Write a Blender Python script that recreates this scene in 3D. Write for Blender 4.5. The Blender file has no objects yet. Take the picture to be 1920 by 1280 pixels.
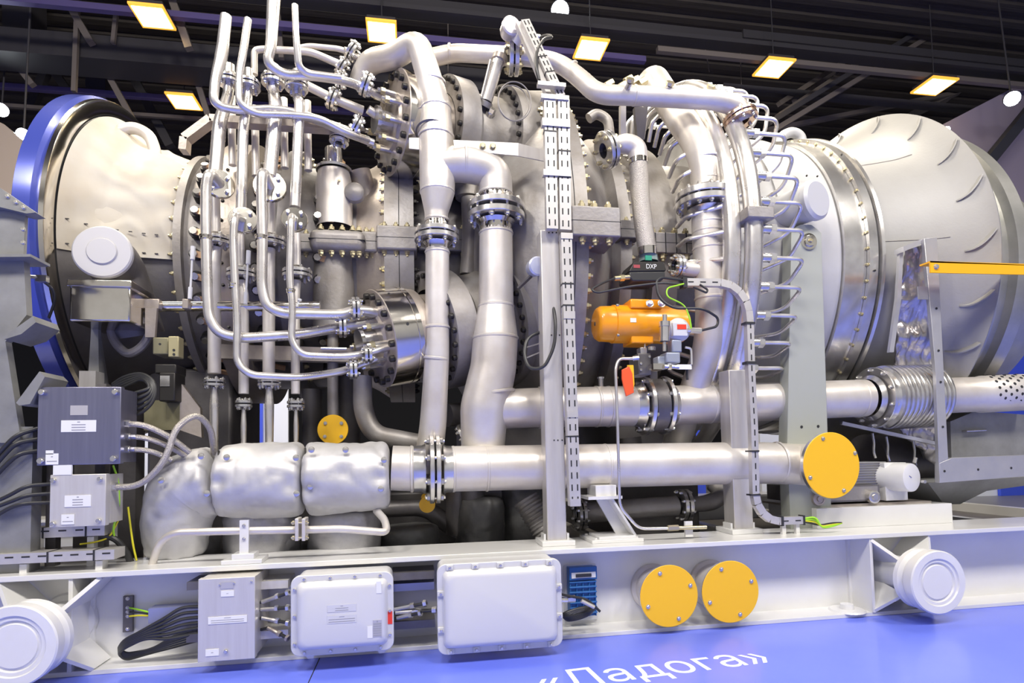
import bpy, math, random
from mathutils import Vector as V, Matrix, noise
import numpy as np
random.seed(7)
sc = bpy.context.scene
COL = sc.collection
PI = math.pi
# ---------------------------------------------------------------- camera
FPX = 1102.0; PPX, PPY = 960.0, 788.0; EYE = V((0, 0, 1.3))
def nz(t): return V(t).normalized()
Yd = nz((775-960, -(850-788), FPX))
Xd = V((7500-960, -(712-788), FPX)); Xd = nz(Xd - Yd*(Xd.dot(Yd)/Yd.dot(Yd)))
Zd = Yd.cross(Xd)
# rows of M = world axes written in (right, up, forward)
CR = V((Xd[0], Yd[0], Zd[0])); CU = V((Xd[1], Yd[1], Zd[1])); CF = V((Xd[2], Yd[2], Zd[2]))
cam = bpy.data.objects.new('camera', bpy.data.cameras.new('camera')); COL.objects.link(cam)
cam.matrix_world = Matrix(((CR.x, CU.x, -CF.x, EYE.x), (CR.y, CU.y, -CF.y, EYE.y), (CR.z, CU.z, -CF.z, EYE.z), (0, 0, 0, 1)))
cam.data.sensor_width = 36; cam.data.lens = FPX/1920*36; cam.data.shift_y = (788-640)/1920
cam.data.clip_end = 200
sc.camera = cam
# ---------------------------------------------------------------- colour management, world, big lights
sc.view_settings.view_transform = 'Standard'; sc.view_settings.look = 'None'
sc.view_settings.exposure = 0.1; sc.view_settings.gamma = 1; sc.view_settings.use_curve_mapping = False
w = bpy.data.worlds.new('hall_air'); sc.world = w; w.use_nodes = True
wn = w.node_tree.nodes; wl = w.node_tree.links; bgn = wn['Background']
tc = wn.new('ShaderNodeTexCoord'); sx = wn.new('ShaderNodeSeparateXYZ'); rp = wn.new('ShaderNodeValToRGB')
wl.new(tc.outputs['Generated'], sx.inputs[0]); mm = wn.new('ShaderNodeMapRange'); mm.inputs[1].default_value = -1
wl.new(sx.outputs['Z'], mm.inputs[0]); wl.new(mm.outputs[0], rp.inputs[0]); wl.new(rp.outputs[0], bgn.inputs[0])
e = rp.color_ramp.elements; e[0].position = .45; e[0].color = (.50, .50, .58, 1); e[1].position = .62; e[1].color = (.84, .82, .80, 1)
bgn.inputs[1].default_value = 0.62
def area(name, loc, tgt, sx_, sy_, power, col=(1, .96, .9)):
    l = bpy.data.lights.new(name, 'AREA'); l.shape = 'RECTANGLE'; l.size = sx_; l.size_y = sy_; l.energy = power; l.color = col
    o = bpy.data.objects.new(name, l); COL.objects.link(o); o.location = loc
    o.rotation_euler = (V(tgt)-V(loc)).to_track_quat('-Z', 'Y').to_euler(); return o
for i, (x, y, pw) in enumerate([(-6, -1.5, 1), (-1.5, -1.5, 1), (3, -1.5, 1), (7.5, -1.5, 1)]):
    area('hall_lamp_light', (x, y, 9.0), (x*.6+.3, 4.8, 1.6), 1.6, 1.6, 430*pw, (1, .95, .88))
for i, (x, y) in enumerate([(-4, 5.5), (1, 5.5), (6, 5.5), (-1, 10), (5, 10)]):
    area('hall_lamp_light', (x, y, 9.6), (x, y+.2, 0), 1.2, 1.2, 260, (1, .9, .74))
# ---------------------------------------------------------------- pixel helpers (a ray of the camera cut by a plane of the place)
def ray(u, v):
    a, b = (u-PPX)/FPX, -(v-PPY)/FPX
    return CR*a + CU*b + CF
def P(u, v, Y): d = ray(u, v); return EYE + d*(Y/d.y)
def PZ(u, v, z): d = ray(u, v); return EYE + d*((z-EYE.z)/d.z)
def PX(u, v, X): d = ray(u, v); return EYE + d*(X/d.x)
def sz(px, p): return px*(p-EYE).dot(CF)/FPX
YC, ZC = 6.1, 3.05      # machine axis runs along X through here
def near(u, R, v=455): return P(u, v, YC-R).x
def ang(X, R, deg):
    a = math.radians(deg); return V((X, YC-R*math.cos(a), ZC+R*math.sin(a)))
# ---------------------------------------------------------------- materials
MATS = {}
def mat(name, col, metal=0., rough=.5, col2=None, nscale=6., namt=.5, bump=0., bscale=30., coat=0., emit=None, estr=0., stretch=(1, 1, 1), rvar=0.):
    m = bpy.data.materials.new(name); m.use_nodes = True; N = m.node_tree.nodes; L = m.node_tree.links
    b = N['Principled BSDF']; b.inputs['Base Color'].default_value = (*col, 1); b.inputs['Metallic'].default_value = metal
    b.inputs['Roughness'].default_value = rough; b.inputs['Coat Weight'].default_value = coat; b.inputs['Coat Roughness'].default_value = .12
    if emit: b.inputs['Emission Color'].default_value = (*emit, 1); b.inputs['Emission Strength'].default_value = estr
    if col2 or bump or rvar:
        t = N.new('ShaderNodeTexCoord'); mp = N.new('ShaderNodeMapping'); mp.inputs['Scale'].default_value = stretch; L.new(t.outputs['Object'], mp.inputs[0])
    if col2 or rvar:
        n = N.new('ShaderNodeTexNoise'); n.inputs['Scale'].default_value = nscale; n.inputs['Detail'].default_value = 5; n.inputs['Roughness'].default_value = .6
        L.new(mp.outputs[0], n.inputs['Vector'])
    if col2:
        r = N.new('ShaderNodeValToRGB'); r.color_ramp.elements[0].position = .5-.35*(1-namt); r.color_ramp.elements[1].position = .5+.35*(1-namt)+.05
        r.color_ramp.elements[0].color = (*col2, 1); r.color_ramp.elements[1].color = (*col, 1)
        L.new(n.outputs['Fac'], r.inputs[0]); L.new(r.outputs[0], b.inputs['Base Color'])
    if rvar:
        mr = N.new('ShaderNodeMapRange'); mr.inputs[1].default_value = .3; mr.inputs[2].default_value = .7; mr.inputs[3].default_value = max(.04, rough-rvar); mr.inputs[4].default_value = rough+rvar
        L.new(n.outputs['Fac'], mr.inputs[0]); L.new(mr.outputs[0], b.inputs['Roughness'])
    if bump:
        n2 = N.new('ShaderNodeTexNoise'); n2.inputs['Scale'].default_value = bscale; n2.inputs['Detail'].default_value = 4; L.new(mp.outputs[0], n2.inputs['Vector'])
        bp = N.new('ShaderNodeBump'); bp.inputs['Strength'].default_value = bump; bp.inputs['Distance'].default_value = .02
        L.new(n2.outputs['Fac'], bp.inputs['Height']); L.new(bp.outputs[0], b.inputs['Normal'])
    MATS[name] = m; return m
pipeM = mat('satin_stainless', (.76, .74, .715), .5, .42, (.60, .54, .47), 2.6, .3, .03, 60, rvar=.08)
pipe2 = mat('bright_tube', (.82, .80, .775), .8, .3, (.70, .66, .61), 5, .4, rvar=.06)
flgM = mat('turned_steel', (.78, .77, .75), .88, .25, (.6, .58, .56), 9, .4)
chrM = mat('polished_steel', (.78, .75, .70), 1., .13, (.62, .58, .52), 2.5, .4, .02, 12)
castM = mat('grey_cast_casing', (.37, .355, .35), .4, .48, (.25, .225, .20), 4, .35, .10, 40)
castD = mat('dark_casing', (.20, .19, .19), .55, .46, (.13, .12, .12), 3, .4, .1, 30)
tanM = mat('heat_tinted_casing', (.55, .49, .43), .6, .38, (.36, .31, .27), 5, .3, .08, 35)
whiteM = mat('white_cover', (.54, .525, .49), .0, .62, (.46, .40, .31), 2.0, .25, .35, 3)
wcas = mat('white_casing_paint', (.54, .54, .54), .08, .42, (.49, .48, .47), 3, .4, .04, 30)
exhM = mat('exhaust_paint', (.35, .343, .33), .1, .5, (.305, .298, .285), 2, .4, .05, 50)
beamM = mat('skid_paint', (.76, .76, .755), .0, .28, (.71, .70, .68), 2.5, .4, coat=.35)
gboxM = mat('enclosure_paint', (.62, .62, .63), .0, .33, coat=.3)
steelB = mat('stainless_box', (.70, .68, .64), .45, .42, (.62, .59, .55), 30, .4, stretch=(1, 1, .05))
dboxM = mat('brushed_box_door', (.30, .30, .40), .85, .33, (.24, .24, .33), 40, .4, stretch=(1, 1, .04))
yelM = mat('yellow_paint', (.93, .52, .015), .0, .45)
yelP = mat('yellow_beam_paint', (.93, .45, .01), .0, .38)
orgM = mat('orange_paint', (.95, .36, .008), .0, .32, coat=.4)
blueR = mat('blue_ring_paint', (.06, .085, .42), .25, .22, coat=.6)
blkM = mat('black_bolt', (.045, .042, .04), .6, .42)
zincM = mat('zinc_bolt', (.62, .55, .36), .85, .3)
boltM = mat('bright_bolt', (.66, .64, .60), .9, .27)
rubM = mat('black_rubber', (.028, .028, .03), 0, .42)
slotM = mat('dark_slot', (.02, .02, .022), 0, .7)
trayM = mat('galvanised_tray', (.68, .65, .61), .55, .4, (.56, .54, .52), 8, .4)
trayD = mat('blue_grey_tray', (.36, .38, .55), .6, .38)  # darker blue-grey tone for a mounting rail and the cable duct
postM = mat('brushed_post', (.68, .66, .63), .5, .4, (.54, .51, .48), 14, .4, stretch=(1, 1, .1))
pedM = mat('sage_pedestal_paint', (.37, .385, .34), .0, .5)
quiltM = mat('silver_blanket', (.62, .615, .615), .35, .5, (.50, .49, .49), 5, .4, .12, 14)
foilM = mat('crumpled_foil', (.62, .59, .60), .85, .3, (.42, .40, .42), 6, .4, .9, 9)
galvM = mat('galvanised_frame', (.56, .55, .54), .6, .4, (.46, .46, .49), 5, .3)
greyF = mat('grey_frame_paint', (.32, .32, .31), .3, .5, (.22, .22, .21), 5, .4)
hoseM = mat('braided_hose', (.60, .56, .51), .8, .38, (.42, .39, .35), 160, .5, .5, 160)
olvM = mat('olive_valve', (.26, .24, .14), .3, .45)
blueP = mat('blue_plastic', (.02, .12, .36), 0, .4)
labM = mat('label_white', (.8, .8, .78), 0, .5)
inkM = mat('label_ink', (.33, .33, .36), 0, .6)
plateM = mat('etched_plate', (.58, .56, .55), .5, .45)
redM = mat('red_tape', (.8, .05, .02), 0, .4)
grnM = mat('earth_wire', (.35, .72, .03), 0, .5)
yelW = mat('yellow_wire', (.75, .68, .03), 0, .5)
lampM = mat('lamp_panel', (1, .8, .45), 0, .5, emit=(1, .80, .42), estr=9)
lampE = mat('lamp_edge_glow', (1, .55, .1), 0, .5, emit=(1, .42, .04), estr=1.1)
spotM = mat('spot_lens', (1, 1, 1), 0, .5, emit=(.88, .97, 1), estr=45)
ceilM = mat('ceiling_steel', (.12, .102, .085), .1, .7, (.07, .06, .052), 3, .4, .3, 5, stretch=(.2, 8, 1))
trusM = mat('truss_paint', (.085, .08, .085), .2, .5)
trusL = mat('pale_lit_truss', (.27, .23, .20), .2, .5)  # pale truss tone; on the sloping slats it stands for light on them
railM = mat('track_rail', (.20, .16, .38), .3, .4)  # plain purple rail colour
wallM = mat('hall_wall', (.30, .25, .30), 0, .7)
wallD = mat('dark_hall_wall', (.05, .05, .06), 0, .7)
bgBl = mat('blue_stand_panel', (.05, .10, .75), 0, .5)
bgWh = mat('white_stand_panel', (.8, .84, .95), 0, .5)
# ---------------------------------------------------------------- mesh builder
class MB:
    def __init__(s): s.v = []; s.f = []; s.m = []; s.k = []
    def add(s, vs, fs, mi=0):
        k = len(s.v); s.k.append((k, len(s.f))); s.v += [V(q) for q in vs]; s.f += [tuple(i+k for i in f) for f in fs]; s.m += [mi]*len(fs); return s
    def box(s, x0, y0, z0, x1, y1, z1, mi=0):
        return s.obox(V(((x0+x1)/2, (y0+y1)/2, (z0+z1)/2)), V((abs(x1-x0)/2, 0, 0)), V((0, abs(y1-y0)/2, 0)), V((0, 0, abs(z1-z0)/2)), mi)
    def obox(s, c, a, b, d, mi=0):
        if a.cross(b).dot(d) < 0: a = -a
        q = [c+a*i+b*j+d*k for k in (-1, 1) for j in (-1, 1) for i in (-1, 1)]
        return s.add(q, [(0, 2, 3, 1), (4, 5, 7, 6), (0, 1, 5, 4), (2, 6, 7, 3), (0, 4, 6, 2), (1, 3, 7, 5)], mi)
    def bar(s, p, q, wd, ht, up=(0, 0, 1), mi=0):
        p, q = V(p), V(q); d = q-p; t = d.normalized(); side = t.cross(V(up))
        if side.length < 1e-4: side = t.cross(V((1, 0, 0)))
        side.normalize(); u2 = side.cross(t); return s.obox((p+q)/2, d/2, side*wd/2, u2*ht/2, mi)
    def prism(s, pts, vec, mi=0):
        n = len(pts); vec = V(vec); a = [V(q) for q in pts]; nn = V((0, 0, 0))
        for i in range(n): nn += a[i].cross(a[(i+1) % n])
        if nn.dot(vec) > 0: a = a[::-1]
        return s.add(a+[q+vec for q in a], [tuple(range(n)), tuple(range(2*n-1, n-1, -1))]+[(i, i+n, (i+1) % n+n, (i+1) % n) for i in range(n)], mi)
    def tube(s, pts, r, n=16, mi=0, caps=True, disp=None, closed=False, up=None, rot=0):
        pts = [V(q) for q in pts]; m = len(pts); R = r if hasattr(r, '__len__') else [r]*m
        T = []
        for i in range(m):
            a = pts[(i-1) % m] if (i or closed) else pts[0]; b = pts[(i+1) % m] if (i < m-1 or closed) else pts[-1]
            T.append((b-a).normalized())
        ref = V(up) if up else (V((0, 0, 1)) if abs(T[0].z) < .9 else V((1, 0, 0)))
        u = (ref - T[0]*ref.dot(T[0])).normalized(); vs = []
        for i in range(m):
            u = (u - T[i]*u.dot(T[i])).normalized(); w_ = T[i].cross(u)
            for k in range(n):
                a = 2*PI*k/n+rot; d = u*math.cos(a)+w_*math.sin(a); rr = R[i]
                if disp: rr = rr+disp(i/(m-1), a, pts[i]+d*rr)
                vs.append(pts[i]+d*rr)
        fs = []
        for i in range(m if closed else m-1):
            for k in range(n):
                a, b = i*n+k, i*n+(k+1) % n; c, d = ((i+1) % m)*n+(k+1) % n, ((i+1) % m)*n+k
                fs.append((a, b, c, d))
        if caps and not closed: fs += [tuple(range(n-1, -1, -1)), tuple(range((m-1)*n, m*n))]
        return s.add(vs, fs, mi)
    def lathe(s, o, ax, prof, n=48, a0=0, a1=360, mi=0, ref=(0, -1, 0), disp=None):
        """prof = [(t along axis, radius)]; angle 0 = toward ref, 90 = ax x ref... turned so that +90 goes up for the machine axis"""
        o = V(o); ax = V(ax).normalized(); ref = V(ref); ref = (ref-ax*ref.dot(ax)).normalized(); w_ = ref.cross(ax)
        if abs(w_.z) > .3 and w_.z < 0: w_ = -w_
        full = abs(a1-a0) >= 359.9; m = n if full else n+1; vs = []
        for (t, r) in prof:
            for k in range(m):
                a = math.radians(a0+(a1-a0)*k/n); q = o+ax*t+(ref*math.cos(a)+w_*math.sin(a))*r
                if disp: q = q+(ref*math.cos(a)+w_*math.sin(a))*disp(t, a)
                vs.append(q)
        fs = []
        flip = ref.cross(w_).dot(ax) < 0
        for i in range(len(prof)-1):
            for k in range(n):
                a, b = i*m+k, i*m+(k+1) % m; c, d = (i+1)*m+(k+1) % m, (i+1)*m+k
                fs.append((a, d, c, b) if flip else (a, b, c, d))
        return s.add(vs, fs, mi)
    def hexn(s, c, d, r, h, mi=0, n=6): c = V(c); d = V(d).normalized(); return s.tube([c, c+d*h], r, n, mi)
    def each(s, name, mats, parent=None, sharp=35, bevel=0, seg=2):
        """every added piece becomes an object of its own"""
        ks = s.k+[(len(s.v), len(s.f))]; out = []
        for (v0, f0), (v1, f1) in zip(ks, ks[1:]):
            q = MB(); q.v = s.v[v0:v1]; q.f = [tuple(i-v0 for i in f) for f in s.f[f0:f1]]; q.m = s.m[f0:f1]; out.append(q.build(name, mats, parent, sharp, bevel, seg))
        return out
    def build(s, name, mats, parent=None, sharp=35, bevel=0, seg=2):
        root = parent
        off = V((0, 0, 0))
        while root is not None: off += root.location; root = root.parent
        me = bpy.data.meshes.new(name); me.from_pydata([tuple(q-off) for q in s.v], [], s.f)
        mats = mats if isinstance(mats, (list, tuple)) else [mats]
        for m in mats: me.materials.append(m)
        if len(mats) > 1: me.polygons.foreach_set('material_index', s.m)
        me.polygons.foreach_set('use_smooth', [True]*len(s.f)); me.update()
        try: me.set_sharp_from_angle(angle=math.radians(sharp))
        except Exception: pass
        o = bpy.data.objects.new(name, me); COL.objects.link(o)
        if parent: o.parent = parent
        if bevel:
            b = o.modifiers.new('bevel', 'BEVEL'); b.width = bevel; b.segments = seg; b.limit_method = 'ANGLE'; b.angle_limit = math.radians(40); b.harden_normals = False
        return o
def tag(o, label=None, cat=None, group=None, kind=None):
    if label: o['label'] = label
    if cat: o['category'] = cat
    if group: o['group'] = group
    if kind: o['kind'] = kind
    return o
def thing(name, label, cat, loc, group=None):
    o = bpy.data.objects.new(name, None); o.empty_display_size = .05; COL.objects.link(o); o.location = V(loc); return tag(o, label, cat, group)
def woff(p):
    off = V((0, 0, 0))
    while p is not None: off += p.location; p = p.parent
    return off
def fillet(pts, bend, k=7):
    pts = [V(q) for q in pts]; out = [pts[0]]; 
    for i in range(1, len(pts)-1):
        a, b, c = pts[i-1], pts[i], pts[i+1]; d = min(bend, .48*(a-b).length, .48*(c-b).length)
        p, q = b+(a-b).normalized()*d, b+(c-b).normalized()*d
        for j in range(k+1):
            t = j/k; out.append(p*(1-t)**2+b*2*t*(1-t)+q*t*t)
    out.append(pts[-1]); return out
def radii(orig, rr, path):
    """radius along a filleted path by nearest original segment position"""
    orig = [V(q) for q in orig]; cum = [0]
    for a, b in zip(orig, orig[1:]): cum.append(cum[-1]+(b-a).length)
    out = []
    for q in path:
        best = None
        for i in range(len(orig)-1):
            a, b = orig[i], orig[i+1]; ab = b-a; t = max(0, min(1, (q-a).dot(ab)/max(ab.length_squared, 1e-9))); d = (a+ab*t-q).length
            if best is None or d < best[0]: best = (d, rr[i]+(rr[i+1]-rr[i])*t)
        out.append(best[1])
    return out
def pipe_path(pts, r, bend=.15):
    """pts: (u, v, Y[, r px]) -> filleted world path and radii in metres"""
    W = [P(q[0], q[1], q[2]) for q in pts]; rr = [sz(q[3] if len(q) > 3 else r, w_) for q, w_ in zip(pts, W)]
    path = fillet(W, bend); return path, radii(W, rr, path)
def add_pipe(mb, pts, r, bend=.15, n=20, mi=0, seams=0, caps=True):
    path, rr = pipe_path(pts, r, bend); mb.tube(path, rr, n, mi, caps)
    return path, rr
def seam(mb, p, d, r, mi=0, wd=.012, h=.004):
    mb.lathe(p, d, [(-wd, r*.99), (-wd*.5, r+h), (wd*.5, r+h), (wd, r*.99)], 28, mi=mi, ref=(0, -1, .01) if abs(V(d).normalized().y) < .9 else (1, 0, 0))
def perp(d):
    d = V(d).normalized(); r = V((0, -1, 0)) if abs(d.y) < .9 else V((1, 0, 0)); return (r-d*r.dot(d)).normalized()
BC = {}
def bolt_mesh(kind, m):
    k = (kind, m.name)
    if k in BC: return BC[k]
    b = MB()
    if kind == 'stud':     # nut on a stud with washer
        b.tube([V((0, 0, -.1)), V((0, 0, .18))], 1.25, 12); b.tube([V((0, 0, .18)), V((0, 0, 1.15)), V((0, 0, 1.3))], [1, 1, .8], 6); b.tube([V((0, 0, 1.2)), V((0, 0, 1.9)), V((0, 0, 2.0))], [.55, .55, .45], 10)
    elif kind == 'cap':    # socket cap screw
        b.tube([V((0, 0, -.1)), V((0, 0, 1.2)), V((0, 0, 1.4))], [1, 1, .82], 12); b.tube([V((0, 0, 1.38)), V((0, 0, 1.42))], .45, 6)
    else:                  # plain hex head
        b.tube([V((0, 0, -.1)), V((0, 0, .12))], 1.3, 12); b.tube([V((0, 0, .1)), V((0, 0, .8)), V((0, 0, .95))], [1, 1, .8], 6)
    o = b.build('bolt', m); me = o.data; bpy.data.objects.remove(o); BC[k] = me; return me
def put(me, name, p, d, s, parent):
    o = bpy.data.objects.new(name, me); COL.objects.link(o); o.parent = parent
    q = V(d).to_track_quat('Z', 'X'); o.matrix_basis = Matrix.Translation(V(p)-woff(parent)) @ q.to_matrix().to_4x4() @ Matrix.Scale(s, 4); return o
def bolts(parent, pts, d, s, m, kind='stud', name='bolt'):
    me = bolt_mesh(kind, m)
    for p in pts: put(me, name, p, d, s, parent)
def ring_bolts(parent, X, R, degs, d, s, m, kind='stud'):
    bolts(parent, [ang(X, R, a) for a in degs], d, s, m, kind)
def flange(parent, c, d, R, th, ri, gap=.008, nb=8, bs=.016, fm=None, bm=None, pair=True, ph=None, name='flange', proud=None, bkind=None):
    """a bolted pair of round flanges; bolts are its sub-parts"""
    c = V(c); d = V(d).normalized(); fm = fm or flgM; bm = bm or boltM; b = MB(); rf = perp(d)
    ch = th*.12
    def disc(t0, t1): b.lathe(c, d, [(t0, ri*.9), (t0, R-ch), (t0+ch, R), (t1-ch, R), (t1, R-ch), (t1, ri*.9)], 40, ref=rf)
    if pair:
        disc(-gap/2-th, -gap/2); disc(gap/2, gap/2+th); b.lathe(c, d, [(-gap/2-.001, R*.8), (gap/2+.001, R*.8)], 32, mi=1, ref=rf)
    else: disc(-th/2, th/2)
    o = b.build(name, [fm, slotM], parent)
    w_ = rf.cross(d); e2 = (gap/2+th) if pair else th/2
    k = ('thru', round(e2/bs, 3), bm.name)
    if k not in BC:
        q = MB(); L_ = e2/bs
        q.tube([V((0, 0, -L_-1.5)), V((0, 0, L_+1.5))], .55, 8)
        for sg in (-1, 1): q.tube([V((0, 0, sg*L_)), V((0, 0, sg*(L_+.85))), V((0, 0, sg*(L_+1.0)))][::sg], [1, 1, .85][::sg], 6)
        t = q.build('bolt', bm); BC[k] = t.data; bpy.data.objects.remove(t)
    for i in range(nb):
        a = 2*PI*(i+(.5 if ph is None else ph))/nb; rb = R-bs*1.45
        put(BC[k], 'bolt', c+(rf*math.cos(a)+w_*math.sin(a))*rb, d, bs, o)
    return o
def fl(parent, u, v, Y, dr, Rp, thp, rip, **k):
    """flange given in pixels"""
    c = P(u, v, Y); return flange(parent, c, dr, sz(Rp, c), sz(thp, c), sz(rip, c), **k)
def boxpx(mb, u0, v0, u1, v1, Y, dep, mi=0):
    a, b = P(u0, v1, Y), P(u1, v0, Y); c = P(u0, v0, Y); d = P(u1, v1, Y)
    x0, x1 = (a.x+c.x)/2, (b.x+d.x)/2; z0, z1 = (a.z+d.z)/2, (b.z+c.z)/2
    mb.box(x0, Y, z0, x1, Y+dep, z1, mi); return x0, z0, x1, z1
def copy_tree(o, parent=None):
    c = o.copy(); COL.objects.link(c); c.parent = parent
    for ch in [q for q in bpy.data.objects if q.parent == o]: copy_tree(ch, c)
    return c
# ================================================================ setting
def struct(name, mb, m): return tag(mb.build(name, m), kind='structure')
# floor with blue covering
fm_ = mat('blue_floor_covering', (.135, .19, .86), 0, .33, (.17, .23, .88), .8, .4, coat=.3)
mb = MB(); mb.box(-30, -12, -.1, 40, 3.3+6.5, 0); o = struct('floor', mb, fm_)
mb = MB(); mb.box(-30, 9.8, -.1, 40, 45, -.002); tag(mb.build('floor', mat('hall_floor', (.22, .22, .25), 0, .4)), kind='structure')
mb = MB(); a = PZ(593, 1247, .0015); mb.box(a.x-.003, 2.2, .0004, a.x+.003, 4.3, .0012); struct('trim_1', mb, slotM)
# ceiling deck with its ribs
mb = MB(); mb.box(-40, -14, 12.4, 50, 45, 12.6)
for i in range(110): mb.box(-40, -13.5+i*.53, 12.30, 50, -13.3+i*.53, 12.41)
struct('ceiling', mb, ceilM)
mb = MB(); mb.box(-40, 44, -.1, 50, 44.3, 12.4); struct('wall_back', mb, wallD)
mb = MB(); mb.box(-40.2, -14, -.1, -40, 44, 12.4); struct('wall_left', mb, wallD)
mb = MB(); mb.box(50, -14, -.1, 50.2, 44, 12.4); struct('wall_right', mb, wallD)

# ceiling lamps
LZ = 10.2
def lamp(u, v, wd, lab, z=LZ, sy=.62):
    c = PZ(u, v, z); hw = sz(wd, c)/2; t = thing('ceiling_lamp', lab, 'lamp', c, 'square panel lamps under the hall roof')
    b = MB(); b.box(c.x-hw, c.y-sy/2, c.z+.01, c.x+hw, c.y+sy/2, c.z+.14); b.build('housing', trusM, t, bevel=.01)
    b = MB(); b.box(c.x-hw*1.06, c.y-sy*.55, c.z+.004, c.x+hw*1.06, c.y+sy*.55, c.z+.05); b.build('rim', lampE, t)  # glowing rim stands in for the orange halo around the panel
    b = MB(); b.box(c.x-hw*.93, c.y-sy*.45, c.z-.006, c.x+hw*.93, c.y+sy*.45, c.z+.012); b.build('diffuser', lampM, t)
    b = MB(); b.tube([c+V((0, 0, .14)), V((c.x, c.y, 12.35))], .012, 8); b.build('hanger', trusM, t)
    return c
for u, v, wd, lab in [(286, 33, 56, 'square warm ceiling lamp at the far left of the upper row'), (716, 61, 52, 'square warm ceiling lamp above the tall vent bend'),
        (1108, 94, 52, 'square warm ceiling lamp just right of the tilted cable tray'), (1451, 129, 52, 'square warm ceiling lamp above the hairpin tubes'),
        (1752, 163, 52, 'square warm ceiling lamp above the white exhaust flare')]:
    lamp(u, v, wd, lab)
lamp(345, 192, 46, 'small square warm ceiling lamp low beside the blue ring', sy=.62)
# round spot lights
def spot(u, v, Y, r, lab, tilt=(0, -.6, -1)):
    c = P(u, v, Y); R = sz(r, c); t = thing('spot_light', lab, 'lamp', c, 'white spot lights of the hall'); d = (nz(EYE-c)+nz(tilt)*.25).normalized()
    b = MB(); b.lathe(c, -d, [(0, R*.96), (0, R*1.06), (R*.6, R*1.05), (R*1.3, R*.55), (R*1.35, 0)], 28, ref=perp(d)); b.build('housing', trusM, t)
    b = MB(); b.lathe(c, d, [(.01, 0), (.01, R*.6), (-.002, R*.97)], 28, ref=perp(d)); b.build('lens', spotM, t)
    b = MB(); b.tube([c-d*R*1.2, V((c.x, c.y+.2, 12.32)) if r > 8 else P(1776, 250, 12.75)], .02, 8); b.build('hanger', trusM, t)
spot(1050, 20, 13, 17, 'bright round white spot light right of the temperature sensor', (0, -.9, -.8))
spot(1898, 185, 11.2, 13, 'white spot light near the purple-lit wall at the right edge')
spot(43, 252, 13, 11, 'white spot light low behind the top of the blue ring', (.1, -1, -.3))
spot(2, 206, 15, 12, 'white spot light at the left edge of the frame', (.3, -1, -.3))
spot(1775, 243, 11.6, 6, 'tiny spot light over the exhaust flare rim')
# trusses and rails: round or square bars, each hung under the deck
def bar3(name, lab, cat, p, q, wd, m, rnd=False, grp=None, ht=None):
    b = MB()
    if rnd: b.tube([p, q], wd/2, 12)
    else: b.bar(p, q, wd, ht or wd)
    return tag(b.build(name, m), lab, cat, grp)
def xbar(u, v, z, wd, m, name, lab, cat, x0=-22, x1=38, rnd=False, ht=None):
    c = PZ(u, v, z); return bar3(name, lab, cat, V((x0, c.y, z)), V((x1, c.y, z)), wd, m, rnd, ht=ht)
xbar(200, 17, 10.45, .13, railM, 'track_rail', 'purple rail running along the upper row of ceiling lamps', 'rail', x1=5.5)
xbar(200, 176, 10.45, .12, railM, 'track_rail', 'purple rail low above the blue ring', 'rail', x1=3)
xbar(700, 8, 10.9, .10, trusM, 'track_rail', 'thin rail highest above the tall tubes', 'rail')
xbar(1300, 100, 10.4, .12, trusL, 'roof_bar', 'dim pale roof bar joining the right hand ceiling lamps', 'beam', x0=5.6)
xbar(200, 108, 10.6, .75, trusM, 'roof_girder', 'deep dark roof girder above the blue ring and tall tubes', 'girder', ht=.55, x1=2)
xbar(300, 218, 10.3, .09, trusL, 'roof_bar', 'thin pale roof bar low above the intake cone', 'beam', x1=2)
xbar(1000, 40, 11.2, .3, trusM, 'roof_girder', 'long roof girder behind the round white spot light', 'girder')
xbar(1700, 100, 11.3, .2, trusM, 'roof_girder', 'roof girder over the exhaust flare', 'girder', x0=8)
xbar(1700, 195, 10.6, .16, trusM, 'roof_girder', 'low roof girder just over the exhaust flare', 'girder', x0=8)
RB = [('pale diagonal roof brace from the top left corner', (130, 10), (172, 82), 14, 14, .14), ('pale diagonal roof brace left of the tall tubes', (320, -10), (355, 92), 13, 13, .15),
      ('pale diagonal roof brace under the girder by the tall tubes', (363, 130), (392, 222), 15, 15, .13), ('pale diagonal roof brace above the intake cone', (200, 135), (250, 226), 15, 15, .13),
      ('thin vertical roof hanger above the blue ring top', (146, 0), (139, 172), 14, 14, .09), ('pale diagonal brace at the left edge', (15, 100), (62, 160), 15, 15, .13),
      ('short vertical hanger left of the upper left lamp', (218, 22), (212, 82), 14, 14, .08), ('pale strut behind the tallest riser tube', (520, 5), (528, 110), 13, 13, .10),
      ('thin cable hanger above the tall vent bend', (840, 0), (840, 190), 14, 14, .02), ('dark column behind the small square lamp', (186, 110), (190, 260), 16, 16, .45),
      ('dark column at the top left corner', (46, -10), (48, 90), 15, 15, .6), ('crossed dark brace left of the dark column', (95, 110), (60, 200), 17, 17, .2),
      ('crossed dark brace right of the dark column', (85, 110), (130, 175), 17, 17, .2), ('dark sloping strut above the lifting lug', (240, 125), (320, 275), 17, 17, .22),
      ('thin hanger cable over the manifold pipe', (1310, 20), (1330, 135), 14, 14, .02), ('thin hanger cable left of the hairpin tubes', (1385, 0), (1390, 160), 14, 14, .02)]
for lab, a, b, Y0, Y1, wd in RB:
    bar3('roof_brace', lab, 'brace', P(*a, Y0), P(*b, Y1), wd, trusM if 'dark' in lab else trusL)
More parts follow.
